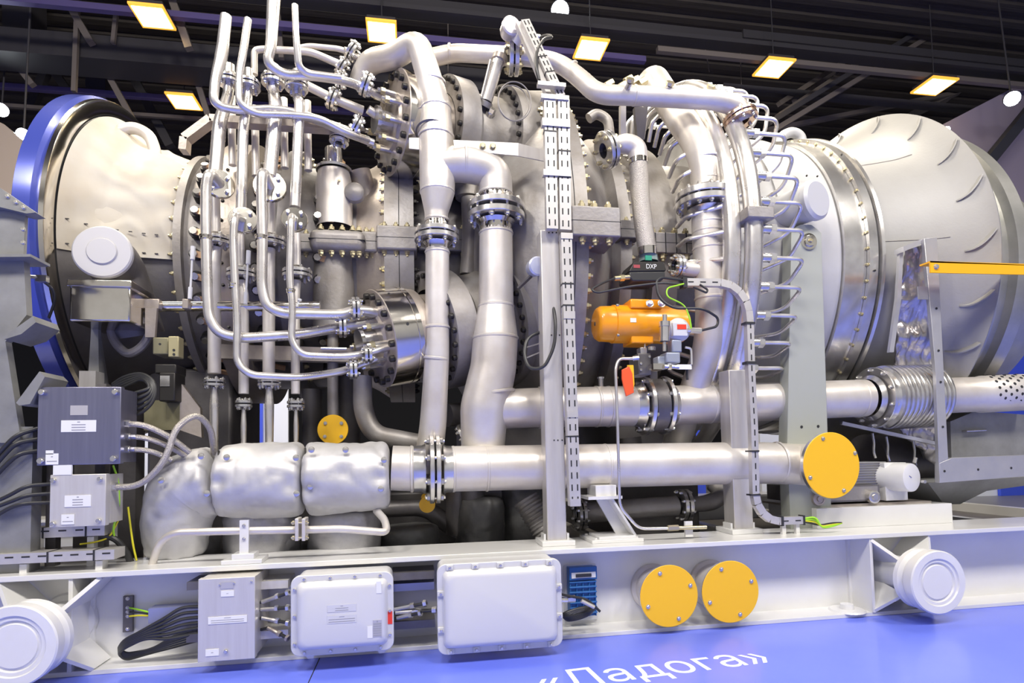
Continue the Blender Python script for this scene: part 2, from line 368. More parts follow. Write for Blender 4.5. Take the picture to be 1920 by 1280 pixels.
SB = [('lowest long sloping roof member over the white casing', (1450, 245), (1870, -8), 13, .24, trusL), ('second sloping roof slat over the white casing', (1458, 218), (1800, -10), 13.3, .15, trusL),
      ('third sloping roof slat over the hairpin tubes', (1460, 195), (1765, -2), 13.6, .13, trusL), ('broken pale slat left of the right hand lamp', (1490, 190), (1562, 135), 13.8, .13, trusL),
      ('long thin roof tie rising to the wall corner', (1440, 244), (1790, 175), 14.5, .13, trusL), ('wide ochre roof edge sloping down to the flare', (1920, 115), (1700, 220), 15, .42, trusL),
      ('slender roof member behind the sloping slats', (1440, 120), (1660, -10), 15.5, .16, trusM), ('dark sloping roof chord above the spaced slats', (1440, 232), (1840, -14), 12.8, .12, trusM)]
for lab, a, b, Y, wd, m in SB:
    bar3('roof_slat', lab, 'beam', P(*a, Y), P(*b, Y+1), wd, m, ht=.12)
# white side wall at right, purple light put into its colour, background stands seen through the machine
b = MB(); b.prism([P(1735, 250, 12.8), P(1990, 118, 12.4), P(1990, 760, 12.4), P(1735, 760, 12.8)], (0, .3, 0)); tag(b.build('stand_wall', mat('purple_lit_wall', (.40, .34, .42), 0, .6)), 'tall purple-lit white wall panel behind the exhaust flare', 'wall panel')
bar3('wall_brace', 'thick black diagonal brace across the purple-lit wall', 'brace', P(1985, 140, 12.0), P(1835, 325, 12.2), .24, wallD)
b = MB(); b.prism([P(-60, 200, 12), P(8, 233, 12), P(40, 262, 12), P(52, 420, 12), P(-60, 420, 12)], (0, .4, 0)); tag(b.build('beige_hood', mat('beige_sheet', (.50, .41, .33), .1, .5)), 'rounded beige hood at the left edge behind the blue ring', 'hood')
for u0, v0, u1, v1, Y, m, lab in [(330, 690, 372, 860, 12.5, bgWh, 'white stand panel seen left of the riser tubes'), (372, 700, 402, 870, 12.4, bgBl, 'blue stand panel seen beside the leftmost riser tube'),
        (465, 720, 492, 870, 12.6, bgBl, 'narrow blue stand panel seen between two riser tubes'), (492, 700, 540, 870, 12.8, bgWh, 'pale stand panel seen behind the middle riser tubes'),
        (225, 730, 292, 960, 11.5, bgWh, 'white stand panel right of the dark junction box'), (1262, 790, 1320, 850, 11.5, bgBl, 'blue stand panel seen under the upper pipe'),
        (1425, 780, 1475, 860, 11.4, bgWh, 'white drape seen left of the grey pedestal'), (1860, 600, 1960, 720, 12, bgBl, 'deep blue panel at the right edge behind the flare'),
        (1700, 700, 1800, 830, 12.2, bgWh, 'pale panel seen right of the crumpled foil'), (1800, 880, 1900, 950, 12.1, bgWh, 'low pale panel under the galvanised frame')]:
    b = MB(); boxpx(b, u0, v0, u1, v1, Y, .08); x0 = b.v[0]
    zmin = min(q.z for q in b.v); 
    for q in b.v:
        if q.z < zmin+.01: q.z = 0.0
    tag(b.build('stand_panel', m), lab, 'panel', 'display stand panels behind the machine')

# ================================================================ skid
BX0, BX1 = -4.6, 8.2
def skid(y0, sgn, lab):
    t = thing('skid_beam', lab, 'beam', ((BX0+BX1)/2, y0+.25*sgn, 0))
    ya, yb = sorted((y0, y0+.5*sgn)); yw = y0+.25*sgn
    b = MB(); b.box(BX0, ya, .585, BX1, yb, .62); b.build('top_flange', beamM, t, bevel=.004)
    b = MB(); b.box(BX0, ya+.02, 0, BX1, yb-.02, .03); b.build('bottom_flange', beamM, t, bevel=.003)
    b = MB(); b.box(BX0, yw-.012, .029, BX1, yw+.012, .586); b.build('web', beamM, t)
    return t, yw
sk, YW = skid(3.99, 1, 'long white painted skid beam along the front, under the whole machine')
for u in (131, 1640):
    x = P(u, 1150, 4.0).x; b = MB(); b.box(x-.012, 4.0, .028, x+.012, YW-.01, .588); b.box(x-.035, YW-.035, .03, x+.035, YW-.01, .588); b.build('stiffener', beamM, sk, bevel=.003)
c = PZ(1605, 1150, .03); b = MB(); b.lathe((c.x, 4.1, .03), (0, 0, 1), [(0, .0), (0, .13), (.012, .12), (.014, .05), (.05, .045), (.05, 0)], 28, ref=(1, 0, 0)); b.build('anchor_pad', beamM, sk)
sk2, _ = skid(8.2, -1, 'second white skid beam at the far side of the machine')
b = MB()
for x in np.linspace(BX0+.3, BX1-.3, 9): b.box(x-.06, 4.5, .30, x+.06, 7.7, .42)
b.build('cross_member', beamM, sk2)
b = MB(); b.box(BX0, 4.5, .27, BX1, 7.7, .30); tag(b.build('drip_tray', castD), 'dark steel tray between the skid beams under the pipes', 'tray')
# trunnions
def trunnion(u, v, lab, right=True):
    Yf = 3.68; c = P(u, v, Yf); R = .225; o = V((c.x, Yf, c.z)); t = thing('lifting_trunnion', lab, 'trunnion', (c.x, YW, c.z), 'white lifting trunnions of the skid')
    b = MB(); ax = (0, 1, 0)
    b.lathe(o, ax, [(.012, 0), (.012, .118), (.02, .122), (.022, .135), (.010, .142), (.010, .162), (.0, .168), (0, R-.008), (.008, R), (.07, R), (.085, R-.03), (.12, R-.035), (.14, R-.01), (.17, R-.005), (.18, R-.02), (.18, .14)], 64, ref=(1, 0, 0)); b.build('end_disc', beamM, t)
    b = MB(); b.lathe(o, ax, [(.17, .128), (.50, .128), (.52, .16), (.545, .17)], 48, ref=(1, 0, 0)); b.build('stub', beamM, t)
    for sx_, szz in ((-1, 1), (1, 1), (-1, -1), (1, -1)):
        b = MB(); d = nz((sx_, 0, szz)); q = V((-d.z*.012, 0, d.x*.012)); r2 = .13; L2 = .31 if szz > 0 else .29
        zt = (.583-c.z) if szz > 0 else (.031-c.z)
        e1 = V((sx_*abs(zt)*.95, 0, zt))
        pts = [o+d*.17+V((0, .18, 0)), o+d*.10+V((0, .53, 0)), o+e1+V((0, .53, 0)), o+e1+V((0, .33, 0))]
        b.prism([p-q for p in pts], q*2); b.build('gusset', beamM, t)
    return t
trunnion(1761, 1092, 'white lifting trunnion at the right end of the front skid beam')
trunnion(22, 1213, 'white lifting trunnion cut off at the lower left corner')
# yellow capped pipe stubs through the web
def cap_stub(u, v, lab):
    Yf = 3.93; c = P(u, v, Yf); R = sz(57.5, c); t = thing('capped_drain_stub', lab, 'pipe stub', (c.x, YW, c.z), 'yellow capped stubs through the skid web')
    o = V((c.x, Yf, c.z)); b = MB()
    b.lathe(o, (0, 1, 0), [(0, 0), (0, R-.003), (.003, R)], 56, ref=(1, 0, 0)); b.lathe(o, (0, 1, 0), [(.003, R), (.012, R), (.012, R*.5)], 56, mi=1, ref=(1, 0, 0)); b.build('yellow_cap', [yelM, flgM], t)
    b = MB(); b.lathe(o, (0, 1, 0), [(.013, R*.5), (.013, R*.97), (.035, R*.97), (.037, R*.72), (.25, R*.70), (.27, R*.80), (.30, R*.80)], 48, ref=(1, 0, 0)); b.build('stub_pipe', pipeM, t)
    bolts(t, [o+V((math.cos(math.radians(a))*R*.80, -.001, math.sin(math.radians(a))*R*.80)) for a in (112, 22, 202, 292)], (0, -1, 0), .012, boltM, 'hex')
cap_stub(1255, 1117, 'round yellow capped stub on the skid web, left of the pair'); cap_stub(1370, 1109, 'round yellow capped stub on the skid web, right of the pair')
# enclosures on the beam
def plate(b, x0, x1, z0, z1, Y, lines=3, mi_p=1, mi_i=2, wr=.8):
    b.box(x0, Y-.002, z0, x1, Y+.002, z1, mi_p); n = lines
    for i in range(n):
        zz = z1-(i+.7)*(z1-z0)/(n+.4); ww = (x1-x0)*(wr if i else wr*.2)*.5; cx = (x0+x1)/2
        b.box(cx-ww, Y-.0026, zz-(z1-z0)*.045, cx+ww, Y-.0018, zz+(z1-z0)*.045, mi_i)
def mount_rail(parent, x0, x1, z, Y, y1, m=steelB):
    b = MB(); b.box(x0, Y, z-.025, x1, y1, z+.025); b.build('mounting_rail', m, parent)
t = thing('terminal_box', 'tall stainless terminal box with paper labels, leftmost on the skid beam', 'box', (P(425, 1160, 3.86).x, 4.0, .1), 'enclosures on the front skid beam')
b = MB(); x0, z0, x1, z1 = boxpx(b, 371, 1083, 478, 1238, 3.84, .05); b.build('door', steelB, t, bevel=.003)
b = MB(); b.box(x0+.006, 3.89, z0+.005, x1-.004, 4.2, z1-.004); b.build('body', steelB, t)
W_ = x1-x0; H_ = z1-z0
b = MB(); plate(b, x0+W_*.18, x1-W_*.14, z0+H_*.45, z0+H_*.535, 3.838, 3, 0, 1, .85); b.build('paper_label', [labM, inkM], t); b = MB(); plate(b, x0+W_*.4, x0+W_*.63, z0+H_*.775, z0+H_*.845, 3.838, 1, 0, 1); b.build('paper_label', [labM, inkM], t); b = MB(); plate(b, x0+W_*.14, x0+W_*.37, z0+H_*.07, z0+H_*.15, 3.838, 1, 0, 1); b.build('paper_label', [labM, inkM], t)
b = MB(); b.box(x0+W_*.39, 3.837, z0+H_*.87, x0+W_*.62, 3.839, z0+H_*.95); b.build('rating_plate', plateM, t)
bolts(t, [V((x0+W_*.49, 3.84, z0+H_*.115))], (0, -1, 0), .011, boltM, 'cap', 'latch'); bolts(t, [V((x0+W_*.38, 3.84, z0+H_*.92)), V((x0+W_*.63, 3.84, z0+H_*.93)), V((x1-.02, 3.84, z1-.03))], (0, -1, 0), .006, boltM, 'cap', 'screw')
mount_rail(t, x0-.12, x0+.02, z1-.07, 4.0, 4.22, castD); mount_rail(t, x0-.12, x0+.02, z0+.10, 4.0, 4.22, castD); mount_rail(t, x1-.02, x1+.16, z1-.09, 4.0, 4.22, steelB); mount_rail(t, x1-.02, x1+.16, z0+.09, 4.0, 4.22, steelB)
def exbox(u0, v0, u1, v1, Y, lab, tabs):
    t = thing('cast_enclosure', lab, 'box', (P((u0+u1)/2, 1150, Y).x, Y+.2, .1), 'enclosures on the front skid beam')
    a, b_ = P(u0, v1, Y), P(u1, v0, Y); c, d = P(u0, v0, Y), P(u1, v1, Y); x0, x1 = (a.x+c.x)/2, (b_.x+d.x)/2; z0, z1 = (a.z+d.z)/2, (b_.z+c.z)/2; z0 = max(z0, .03)
    W_, H_ = x1-x0, z1-z0
    def rr(x0, z0, x1, z1, r, Y, k=6):
        out = []
        for cx, cz, s0 in ((x1-r, z1-r, 0), (x0+r, z1-r, 90), (x0+r, z0+r, 180), (x1-r, z0+r, 270)):
            for i in range(k+1): q = math.radians(s0+90*i/k); out.append(V((cx+r*math.cos(q), Y, cz+r*math.sin(q))))
        return out
    b = MB(); b.prism(rr(x0, z0, x1, z1, .055, Y), (0, .035, 0)); b.build('cover_rim', gboxM, t, bevel=.005)
    e = .045; n = 28; b = MB(); rings = [(e*.75, 0, .04), (e*.95, -.028, .045), (e*1.15, -.042, .045), (e*1.6, -.05, .05)]; vs = []; fs = []
    for i, (ins, dy, r) in enumerate(rings): vs += rr(x0+ins, z0+ins*1.1, x1-ins, z1-ins*1.1, r, Y+dy)
    m = 28
    for i in range(len(rings)-1):
        for k in range(m): fs.append((i*m+k, i*m+(k+1) % m, (i+1)*m+(k+1) % m, (i+1)*m+k))
    fs.append(tuple(range((len(rings)-1)*m, len(rings)*m))); b.add(vs, fs); b.build('domed_cover', gboxM, t, sharp=60)
    b = MB(); b.prism(rr(x0+.012, z0+.012, x1-.012, z1-.012, .045, Y+.034), (0, .22, 0)); b.build('body', gboxM, t, bevel=.004)
    pts = [V((x0+W_*q, Y, z1-.022)) for q in tabs[0]]+[V((x0+W_*q, Y, z0+.022)) for q in tabs[1]]+[V((x0+.022, Y, z0+H_*q)) for q in tabs[2]]+[V((x1-.022, Y, z0+H_*q)) for q in tabs[3]]
    if tabs[4]:
        b = MB()
        for q in pts: b.box(q.x-.022, Y-.012, q.z-.018, q.x+.022, Y+.002, q.z+.018)
        b.each('screw_lug', gboxM, t, bevel=.004)
    bolts(t, [q+V((0, -.012 if tabs[4] else 0, 0)) for q in pts], (0, -1, 0), .009, boltM, 'cap', 'screw')
    return t, x0, x1, z0, z1
t, x0, x1, z0, z1 = exbox(545, 1075, 738, 1225, 3.74, 'pale grey cast enclosure with label plates and red tape, middle of the three boxes', ([.13, .38, .62, .87], [.13, .38, .62, .87], [.16, .5, .83], [.2, .5, .82], False))
W_, H_ = x1-x0, z1-z0; yf = 3.69
b = MB(); plate(b, x0+W_*.36, x0+W_*.64, z0+H_*.55, z0+H_*.64, yf, 3, 0, 1, .45); plate(b, x0+W_*.36, x0+W_*.64, z0+H_*.41, z0+H_*.51, yf, 3, 0, 1, .9); b.build('engraved_plate', [gboxM, inkM], t)
b = MB(); plate(b, x0+W_*.80, x0+W_*.885, z0+H_*.21, z0+H_*.42, yf, 7, 0, 1, .9); b.build('rating_plate', [plateM, inkM], t)
b = MB(); b.box(x0+W_*.745, yf-.002, z0+H_*.20, x0+W_*.795, yf+.002, z0+H_*.35); b.box(x0+W_*.835, yf-.002, z0+H_*.75, x0+W_*.885, yf+.002, z0+H_*.9); b.each('paper_label', labM, t)
b = MB(); b.box(x1-.035, 3.737, z0+H_*.33, x1-.008, 3.742, z0+H_*.49); b.build('red_tape_strip', redM, t)
for q in (.17, .87):
    b = MB(); xx = x0+W_*q; b.prism([V((xx-.035, 3.76, z0+.02)), V((xx+.035, 3.76, z0+.02)), V((xx+.022, 3.76, z0-.022)), V((xx-.01, 3.76, z0-.022))], (0, .2, 0)); b.build('foot', gboxM, t)
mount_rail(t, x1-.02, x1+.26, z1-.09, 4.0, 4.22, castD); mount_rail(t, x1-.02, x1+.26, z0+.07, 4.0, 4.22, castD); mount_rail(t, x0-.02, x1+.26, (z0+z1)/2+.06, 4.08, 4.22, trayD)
t, x0, x1, z0, z1 = exbox(820, 1052, 1054, 1220, 3.70, 'large plain pale grey cast enclosure, right of the three boxes', ([.1, .3, .5, .7, .9], [.1, .3, .5, .7, .9], [.28, .68], [.35, .68], True))
# grey plug of black cables, grating, copper earth bar
t = thing('blue_connector', 'blue ribbed connector block with white strap on the skid web', 'connector', (P(1093, 1110, 4.1).x, YW, .3))
b = MB(); x0, z0, x1, z1 = boxpx(b, 1058, 1058, 1120, 1165, 4.21, .03); b.build('back_plate', gboxM, t, bevel=.012)
b = MB(); x0, z0, x1, z1 = boxpx(b, 1068, 1063, 1117, 1155, 4.14, .07)
for i in range(7): zz = z0+(z1-z0)*(.06+i*.105); b.box(x0-.004, 4.122, zz, x1+.004, 4.142, zz+.012)
for i in range(5): xx = x0+(x1-x0)*(i+.02)/4.2; b.box(xx, 4.128, z0, xx+.008, 4.14, z1-.1)
b.box(x0-.006, 4.115, z1-.085, x1+.006, 4.16, z1+.006); b.build('ribbed_body', blueP, t, bevel=.003)
b = MB(); b.box(x0+.01, 4.11, z1-.07, x1-.006, 4.116, z1-.03); b.box(x0+.04, 4.10, z1-.062, x1-.04, 4.112, z1-.04, 1); b.build('strap', [labM, rubM], t)
t = thing('cable_coil', 'coil of black cable with brass gland beside the large enclosure', 'cable', (P(1085, 1150, 3.95).x, 4.0, .2))
b = MB()
for k in range(4):
    c = P(1085, 1146+k*4, 3.95); b.tube([c+V((.115*math.cos(q)*(1-k*.08), .06*math.sin(q), .022*math.cos(q*1)+k*.006)) for q in np.linspace(0, 2*PI, 30)[:-1]], .011, 8, closed=True)
p0, rr = pipe_path([(1045, 1112, 3.9), (1070, 1118, 3.85), (1100, 1122, 3.85), (1125, 1146, 3.85)], 3); b.tube(p0, .009, 8); b.build('cable', rubM, t)
b = MB(); b.tube([P(1050, 1124, 3.88), P(1064, 1124, 3.88)], .018, 8); b.tube([P(1064, 1123, 3.88), P(1078, 1122, 3.88)], .024, 6); b.build('gland', flgM, t)
b = MB(); b.tube([P(1090, 1126, 3.84), P(1114, 1138, 3.84)], .013, 8); b.build('sleeve', trayM, t)
t = thing('earth_bar', 'vertical dark earthing bar with screws on the skid web', 'bar', (P(239, 1150, 4.2).x, YW, .3))
b = MB(); boxpx(b, 230, 1117, 249, 1185, 4.205, .02); b.build('bar', castD, t, bevel=.003)
bolts(t, [P(239, q, 4.205) for q in (1122, 1139, 1147, 1155, 1179)], (0, -1, 0), .009, boltM, 'hex')
t = thing('cable_bundle', 'looped bundle of black cables left of the stainless terminal box', 'cable', (P(300, 1180, 4.1).x, 4.05, .2))
for k in range(6):
    b = MB(); s = k*4.2
    path, rr = pipe_path([(372, 1137+k*10, 4.02), (340, 1138+k*11, 4.0), (310, 1158+k*8, 3.98), (262+k*2, 1185+k*2, 4.0), (232, 1200+s*.7, 4.03), (222, 1216+s*.4, 4.08), (236, 1226+s*.5, 4.1), (285, 1218+s*.2, 4.12), (330, 1190+s, 4.14), (372, 1178+s, 4.16)], 3.4, .06)
    b.tube(path, sz(3.3, path[0]), 8); b.build('cable', rubM, t)
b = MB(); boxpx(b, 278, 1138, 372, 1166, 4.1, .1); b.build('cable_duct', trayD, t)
for k in range(3):
    b = MB(); path, rr = pipe_path([(243, 1139+k*8, 4.18), (262, 1143+k*5, 4.15), (282, 1148+k*3, 4.12)], 2); b.tube(path, .006, 6); b.build('earth_wire', [grnM, rubM, yelW][k], t)
# glands between boxes
for i, (a, c) in enumerate([((492, 1128), (543, 1110)), ((490, 1142), (543, 1139)), ((492, 1158), (543, 1168)), ((503, 1176), (541, 1197)), ((740, 1142), (800, 1130)), ((742, 1148), (818, 1143)), ((745, 1158), (790, 1148))]):
    t = thing('cable_gland', ['slanted top gland', 'level second gland', 'low slanted third gland', 'lowest thick tan gland'][i % 4]+(' between the stainless box and the middle enclosure' if i < 4 else ' between the two pale grey enclosures'), 'cable gland', P(*a, 3.98), 'cable glands between the boxes')
    p, q = P(*a, 3.97), P(*c, 3.9); b = MB(); b.tube([p, p+(q-p)*.55], .014, 10); b.tube([p+(q-p)*.5, p+(q-p)*.62], .02, 6); b.tube([p+(q-p)*.9, q], .022, 6); b.build('gland_body', flgM if i != 3 else tanM, t)
    b = MB(); b.tube([p+(q-p)*.55, q], .011, 8); b.tube(fillet([p, p+V((-.06, .02, -.02)), p+V((-.10, .08, .02))], .03), .009, 8); b.build('cable', rubM, t)
# floor lettering
def text(name, s, size, mw, m, parent=None, ext=.0006, sx_=1.):
    cu = bpy.data.curves.new(name, 'FONT'); cu.body = s; cu.size = size; cu.extrude = ext
    o = bpy.data.objects.new(name, cu); COL.objects.link(o); dg = bpy.context.evaluated_depsgraph_get(); dg.update()
    me = bpy.data.meshes.new_from_object(o.evaluated_get(dg)); bpy.data.objects.remove(o); o = bpy.data.objects.new(name, me); COL.objects.link(o); me.materials.clear(); me.materials.append(m)
    xs = [q.co.x for q in me.vertices]; wid = max(xs)-min(xs); mn = min(xs)
    for q in me.vertices: q.co.x = (q.co.x-mn)
    if parent: o.parent = parent
    o.matrix_world = mw; return o, wid
whM = mat('white_lettering', (.85, .87, .95), 0, .5)
a, c = PZ(1016, 1296, .0), PZ(1452, 1240, .0)
d = (c-a); L_ = d.length; d.normalize(); up = V((-d.y, d.x, 0))
o, wd = text('floor_lettering', '«Ладога»', 1, Matrix.Identity(4), whM)
k = L_/wd; mw = Matrix(((d.x*k, up.x*k*1.05, 0, a.x), (d.y*k, up.y*k*1.05, 0, a.y), (0, 0, 1, .0012), (0, 0, 0, 1))); o.matrix_world = mw
tag(o, 'white printed word in guillemets on the blue floor in front of the skid', 'lettering')
o, wd = text('floor_lettering', '32', 1, Matrix.Identity(4), whM)
a2 = a-d*(L_*.47); mw = Matrix(((d.x*k, up.x*k*1.05, 0, a2.x), (d.y*k, up.y*k*1.05, 0, a2.y), (0, 0, 1, .0012), (0, 0, 0, 1))); o.matrix_world = mw
tag(o, 'white printed number on the blue floor, cut off by the lower edge', 'lettering')
# ================================================================ the machine body: everything round turns about the axis (y = YC, z = ZC)
O = V((0, YC, ZC)); AX = (1, 0, 0)
def rev(mb, prof, n=96, a0=0, a1=360, mi=0, disp=None):
    return mb.lathe(O, AX, prof, n, a0, a1, mi, ref=(0, -1, 0), disp=disp)
def nz3(p, s=1.): return noise.noise(V(p)*s)
# --- intake: blue ring, white cover, dark lower shell
it = thing('intake_casing', 'intake casing at the left with blue outer ring and wrinkled white cover', 'turbine casing', (-2.2, YC, ZC-1.3))
b = MB(); rev(b, [(-2.80, 1.2), (-2.80, 1.49), (-2.77, 1.535), (-2.655, 1.535), (-2.63, 1.50)], 128); b.build('blue_ring', blueR, it)
b = MB(); rev(b, [(-2.63, 1.50), (-2.61, 1.515), (-2.58, 1.51), (-2.572, 1.48), (-2.572, 1.40)], 128); b.build('ring_lip', chrM, it)
b = MB(); rev(b, [(-2.572, 1.40), (-2.585, 1.38), (-2.575, 1.36)], 128); b.build('seal_groove', rubM, it)
lo = [(-2.575, 1.37), (-2.5, 1.27), (-2.36, 1.15), (-2.1, 1.07), (-1.9, 1.03)]
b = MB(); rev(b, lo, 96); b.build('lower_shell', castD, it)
def cdisp(t, a):
    f = max(0, min(1, (t+2.56)/.15))*max(0, min(1, (-1.86-t)/.06))
    return f*(.035*nz3((t*2.2, a*2.6, 1.3), 1)+.022*nz3((t*4, a*6, 4), 1)+.035*max(0, .22-abs(nz3((t*3.2, a*3.6+t*2, 9), 1)))*2)
pr = [(t, np.interp(t, [q[0] for q in lo], [q[1]+.025 for q in lo])) for t in np.linspace(-2.565, -1.86, 44)]
b = MB(); rev(b, pr, 150, -8, 188, disp=cdisp); rev(b, [(t, r-.02) for t, r in pr[::6]], 60, -8, 188); b.build('white_cover', whiteM, it, sharp=60)
b = MB()
for i in range(2):
    for j, t in enumerate(np.linspace(-2.52, -1.92, 8)):
        r = np.interp(t, [q[0] for q in lo], [q[1]+.034 for q in lo]); p = ang(t, r, 2-i*8); b.box(p.x-.012, p.y-.006, p.z-.003, p.x+.012, p.y+.004, p.z+.003)
b.each('lacing_hook', trusM, it)
b = MB(); path = fillet([P(218, 268, 5.5), P(222, 246, 5.5), P(250, 238, 5.5), P(280, 252, 5.5), P(291, 282, 5.5), P(290, 305, 5.5)], .09); b.tube(path, .05, 16); b.build('lifting_lug', pipeM, it)
# round inspection cap on its elbow, and the box below
ic = thing('inspection_port', 'round capped inspection port standing on a polished box at the left', 'port', P(195, 640, 4.6))
c = P(191, 471, 4.45); R = sz(50, c); b = MB(); dd = nz((-.12, 1, -.05)); b.lathe(c, dd, [(-.012, 0), (-.012, R*.48), (-.008, R*.5), (0, R*.52), (0, R-.01), (.01, R), (.04, R)], 56, ref=(1, 0, 0)); b.build('round_cap', mat('cap_grey_paint', (.52, .51, .52), .2, .45), ic)
b = MB(); path = fillet([c+dd*.04, c+dd*.32, c+V((.05, .46, -.5))], .26); b.tube(path, R*.96, 40); b.build('elbow', castD, ic)
b = MB(); x0, z0, x1, z1 = boxpx(b, 130, 533, 244, 602, 4.42, .45); b.build('polished_box', chrM, ic, bevel=.012)
b = MB(); x0, z0, x1, z1 = boxpx(b, 125, 524, 246, 537, 4.40, .5); b.build('box_lid', chrM, ic, bevel=.005)
# --- compressor casing: bolted rings with vane spindles
copM = mat('copper_lever', (.62, .40, .24), .6, .4)
cc = thing('compressor_casing', 'compressor casing with rows of vane spindles behind the riser tubes', 'turbine casing', (-1, YC, ZC-1.2))
RC = [(-1.90, 1.04), (-1.88, 1.11), (-1.82, 1.11), (-1.82, 1.05), (-1.60, 1.06), (-1.59, 1.22), (-1.36, 1.23), (-1.35, 1.08), (-1.08, 1.08), (-1.07, 1.2), (-.95, 1.2), (-.94, 1.06), (-.62, 1.06), (-.3, 1.02), (.9, 1.0)]
b = MB(); rev(b, RC[:5], 96); b.build('front_ring', castM, cc)
b = MB(); rev(b, RC[4:8], 96); b.build('tan_ring', tanM, cc)
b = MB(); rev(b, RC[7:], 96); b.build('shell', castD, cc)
ring_bolts(cc, -1.885, 1.08, range(-70, 95, 8), (-1, 0, 0), .018, zincM)
bolts(cc, [ang(-1.48, 1.225, q) for q in range(-50, 95, 8)], (0, -1, .3), .012, blkM, 'hex')
ring_bolts(cc, -.95, 1.15, range(-66, 95, 10), (1, 0, 0), .02, zincM)
for X0, d0 in ((-1.71, 0), (-1.25, 4), (-.76, 0)):
    for a in range(-60, 84, 9):
        aa = a+d0; p = ang(X0, 1.06, aa); n_ = (ang(X0, 2, aa)-p).normalized(); tn = n_.cross(V((1, 0, 0)))
        b = MB(); b.tube([p, p+n_*.07], .044, 14, 0); b.tube([p+n_*.07, p+n_*.10], .03, 8, 1); b.bar(p+n_*.075, p+n_*.085+V((.13, 0, 0))-tn*.03, .05, .018, up=n_, mi=2); b.build('vane_spindle', [blkM, boltM, copM], cc)
for u0, u1, vt, R0 in ((578, 684, 430, 1.08),):
    pass
# main split flange blocks with studs above and below
def split_block(parent, u0, u1, v0, v1, Y, dep, us, lab='split_flange', m=castM, kind='stud', bs=.022, bev=.02, bm=None):
    b = MB(); x0, z0, x1, z1 = boxpx(b, u0, v0, u1, v1, Y, dep); o = b.build(lab, m, parent, bevel=bev, seg=4)
    b = MB(); b.box(x0-.001, Y-.001, (z0+z1)/2-.0025, x1+.001, Y+dep, (z0+z1)/2+.0025); b.build('joint_line', slotM, parent)
    for u in us:
        x = P(u, v0, Y).x
        bolts(parent, [V((x, Y+.05, z1))], (0, 0, 1), bs, bm or zincM, kind); bolts(parent, [V((x, Y+.05, z0))], (0, 0, -1), bs, bm or zincM, kind)
    return x0, x1, z0, z1
split_block(cc, 560, 603, 436, 470, 5.0, .3, (572, 592))
split_block(cc, 578, 684, 427, 468, 4.86, .5, (600, 620, 640, 660, 672), bev=.06)
split_block(cc, 672, 708, 432, 471, 4.95, .4, (686, 698))
split_block(cc, 706, 782, 422, 467, 4.84, .5, (720, 742, 763), bev=.015)
split_block(cc, 782, 880, 426, 470, 5.0, .5, (800, 840, 868), bev=.015, m=castD)
# upright valve bodies
vb = thing('dome_valve', 'upright pale valve body with domed neck above the split flange', 'valve', P(628, 430, 5.05))
c0 = P(628, 428, 5.08); c1 = P(626, 322, 5.08); R = sz(33, c0)
b = MB(); b.lathe(c0, c1-c0, [(0, R*1.0), ((c1-c0).length*.75, R*1.02), ((c1-c0).length*.98, R*.88), ((c1-c0).length, R*.8)], 36, ref=(0, -1, 0)); b.build('body', pipeM, vb)
b = MB(); b.lathe(c1, c1-c0, [(0, R*.98), (.02, R*1.0), (.035, R*.85), (.035, R*.5), (.20, R*.46), (.21, 0)], 36, ref=(0, -1, 0)); b.build('neck', flgM, vb)
b = MB(); p = P(664, 358, 4.95); b.lathe(p+V((0, .06, 0)), (0, -1, 0), [(0, .085), (.05, .08), (.07, .055), (.075, 0)], 24, ref=(1, 0, 0)); b.build('boss', castM, vb)
bolts(vb, [P(636, 339, 4.92)], (0, -1, 0), .011, zincM, 'hex')
v2 = thing('valve_barrel', 'thick dark grey barrel hanging below the split flange', 'valve', P(626, 600, 5.05))
c0 = P(626, 470, 5.12); c1 = P(626, 625, 5.12); b = MB(); b.tube([c0, c1], sz(37, c0), 40); b.build('barrel', castM, v2)
v3 = thing('valve_barrel', 'second dark grey barrel, right of the thick one below the split flange', 'valve', P(686, 600, 5.2))
c0 = P(684, 472, 5.25); c1 = P(684, 620, 5.25); b = MB(); b.tube([c0, c1], sz(26, c0), 36); b.build('barrel', castM, v3)
v4 = thing('tan_valve', 'tan curved body above the split flange, right of the pale valve', 'valve', P(686, 430, 5.2))
c0 = P(688, 430, 5.25); c1 = P(672, 322, 5.2); b = MB(); b.tube(fillet([c0, P(690, 380, 5.25), c1], .15), [sz(25, c0)]*4+[sz(22, c0)]*6, 32); b.build('body', tanM, v4)
# vertical ring flanges left of the risers
rf_ = thing('ring_flange', 'pair of vertical bolted ring flanges behind the left riser', 'flange', (-.2, YC, ZC-1.2))
b = MB(); xa = near(720, 1.22); xb = near(776, 1.22); rev(b, [(xa-.0, 1.0), (xa, 1.22), (xb, 1.22), (xb, 1.0)], 110); b.build('ring', castM, rf_)
b = MB(); xm = near(748, 1.22); rev(b, [(xm-.003, 1.215), (xm-.003, 1.222), (xm+.003, 1.222), (xm+.003, 1.215)], 110); b.build('joint_line', slotM, rf_)
b = MB(); rev(b, [(xa-.28, 1.02), (xa-.12, 1.10), (xa, 1.18)], 110); b.build('cone', tanM, rf_)
ring_bolts(rf_, xa, 1.175, [q for q in range(-76, 70, 6) if abs(q) > 5], (-1, 0, 0), .022, zincM); ring_bolts(rf_, xb, 1.175, [q for q in range(-76, 70, 6) if abs(q) > 5], (1, 0, 0), .022, blkM)
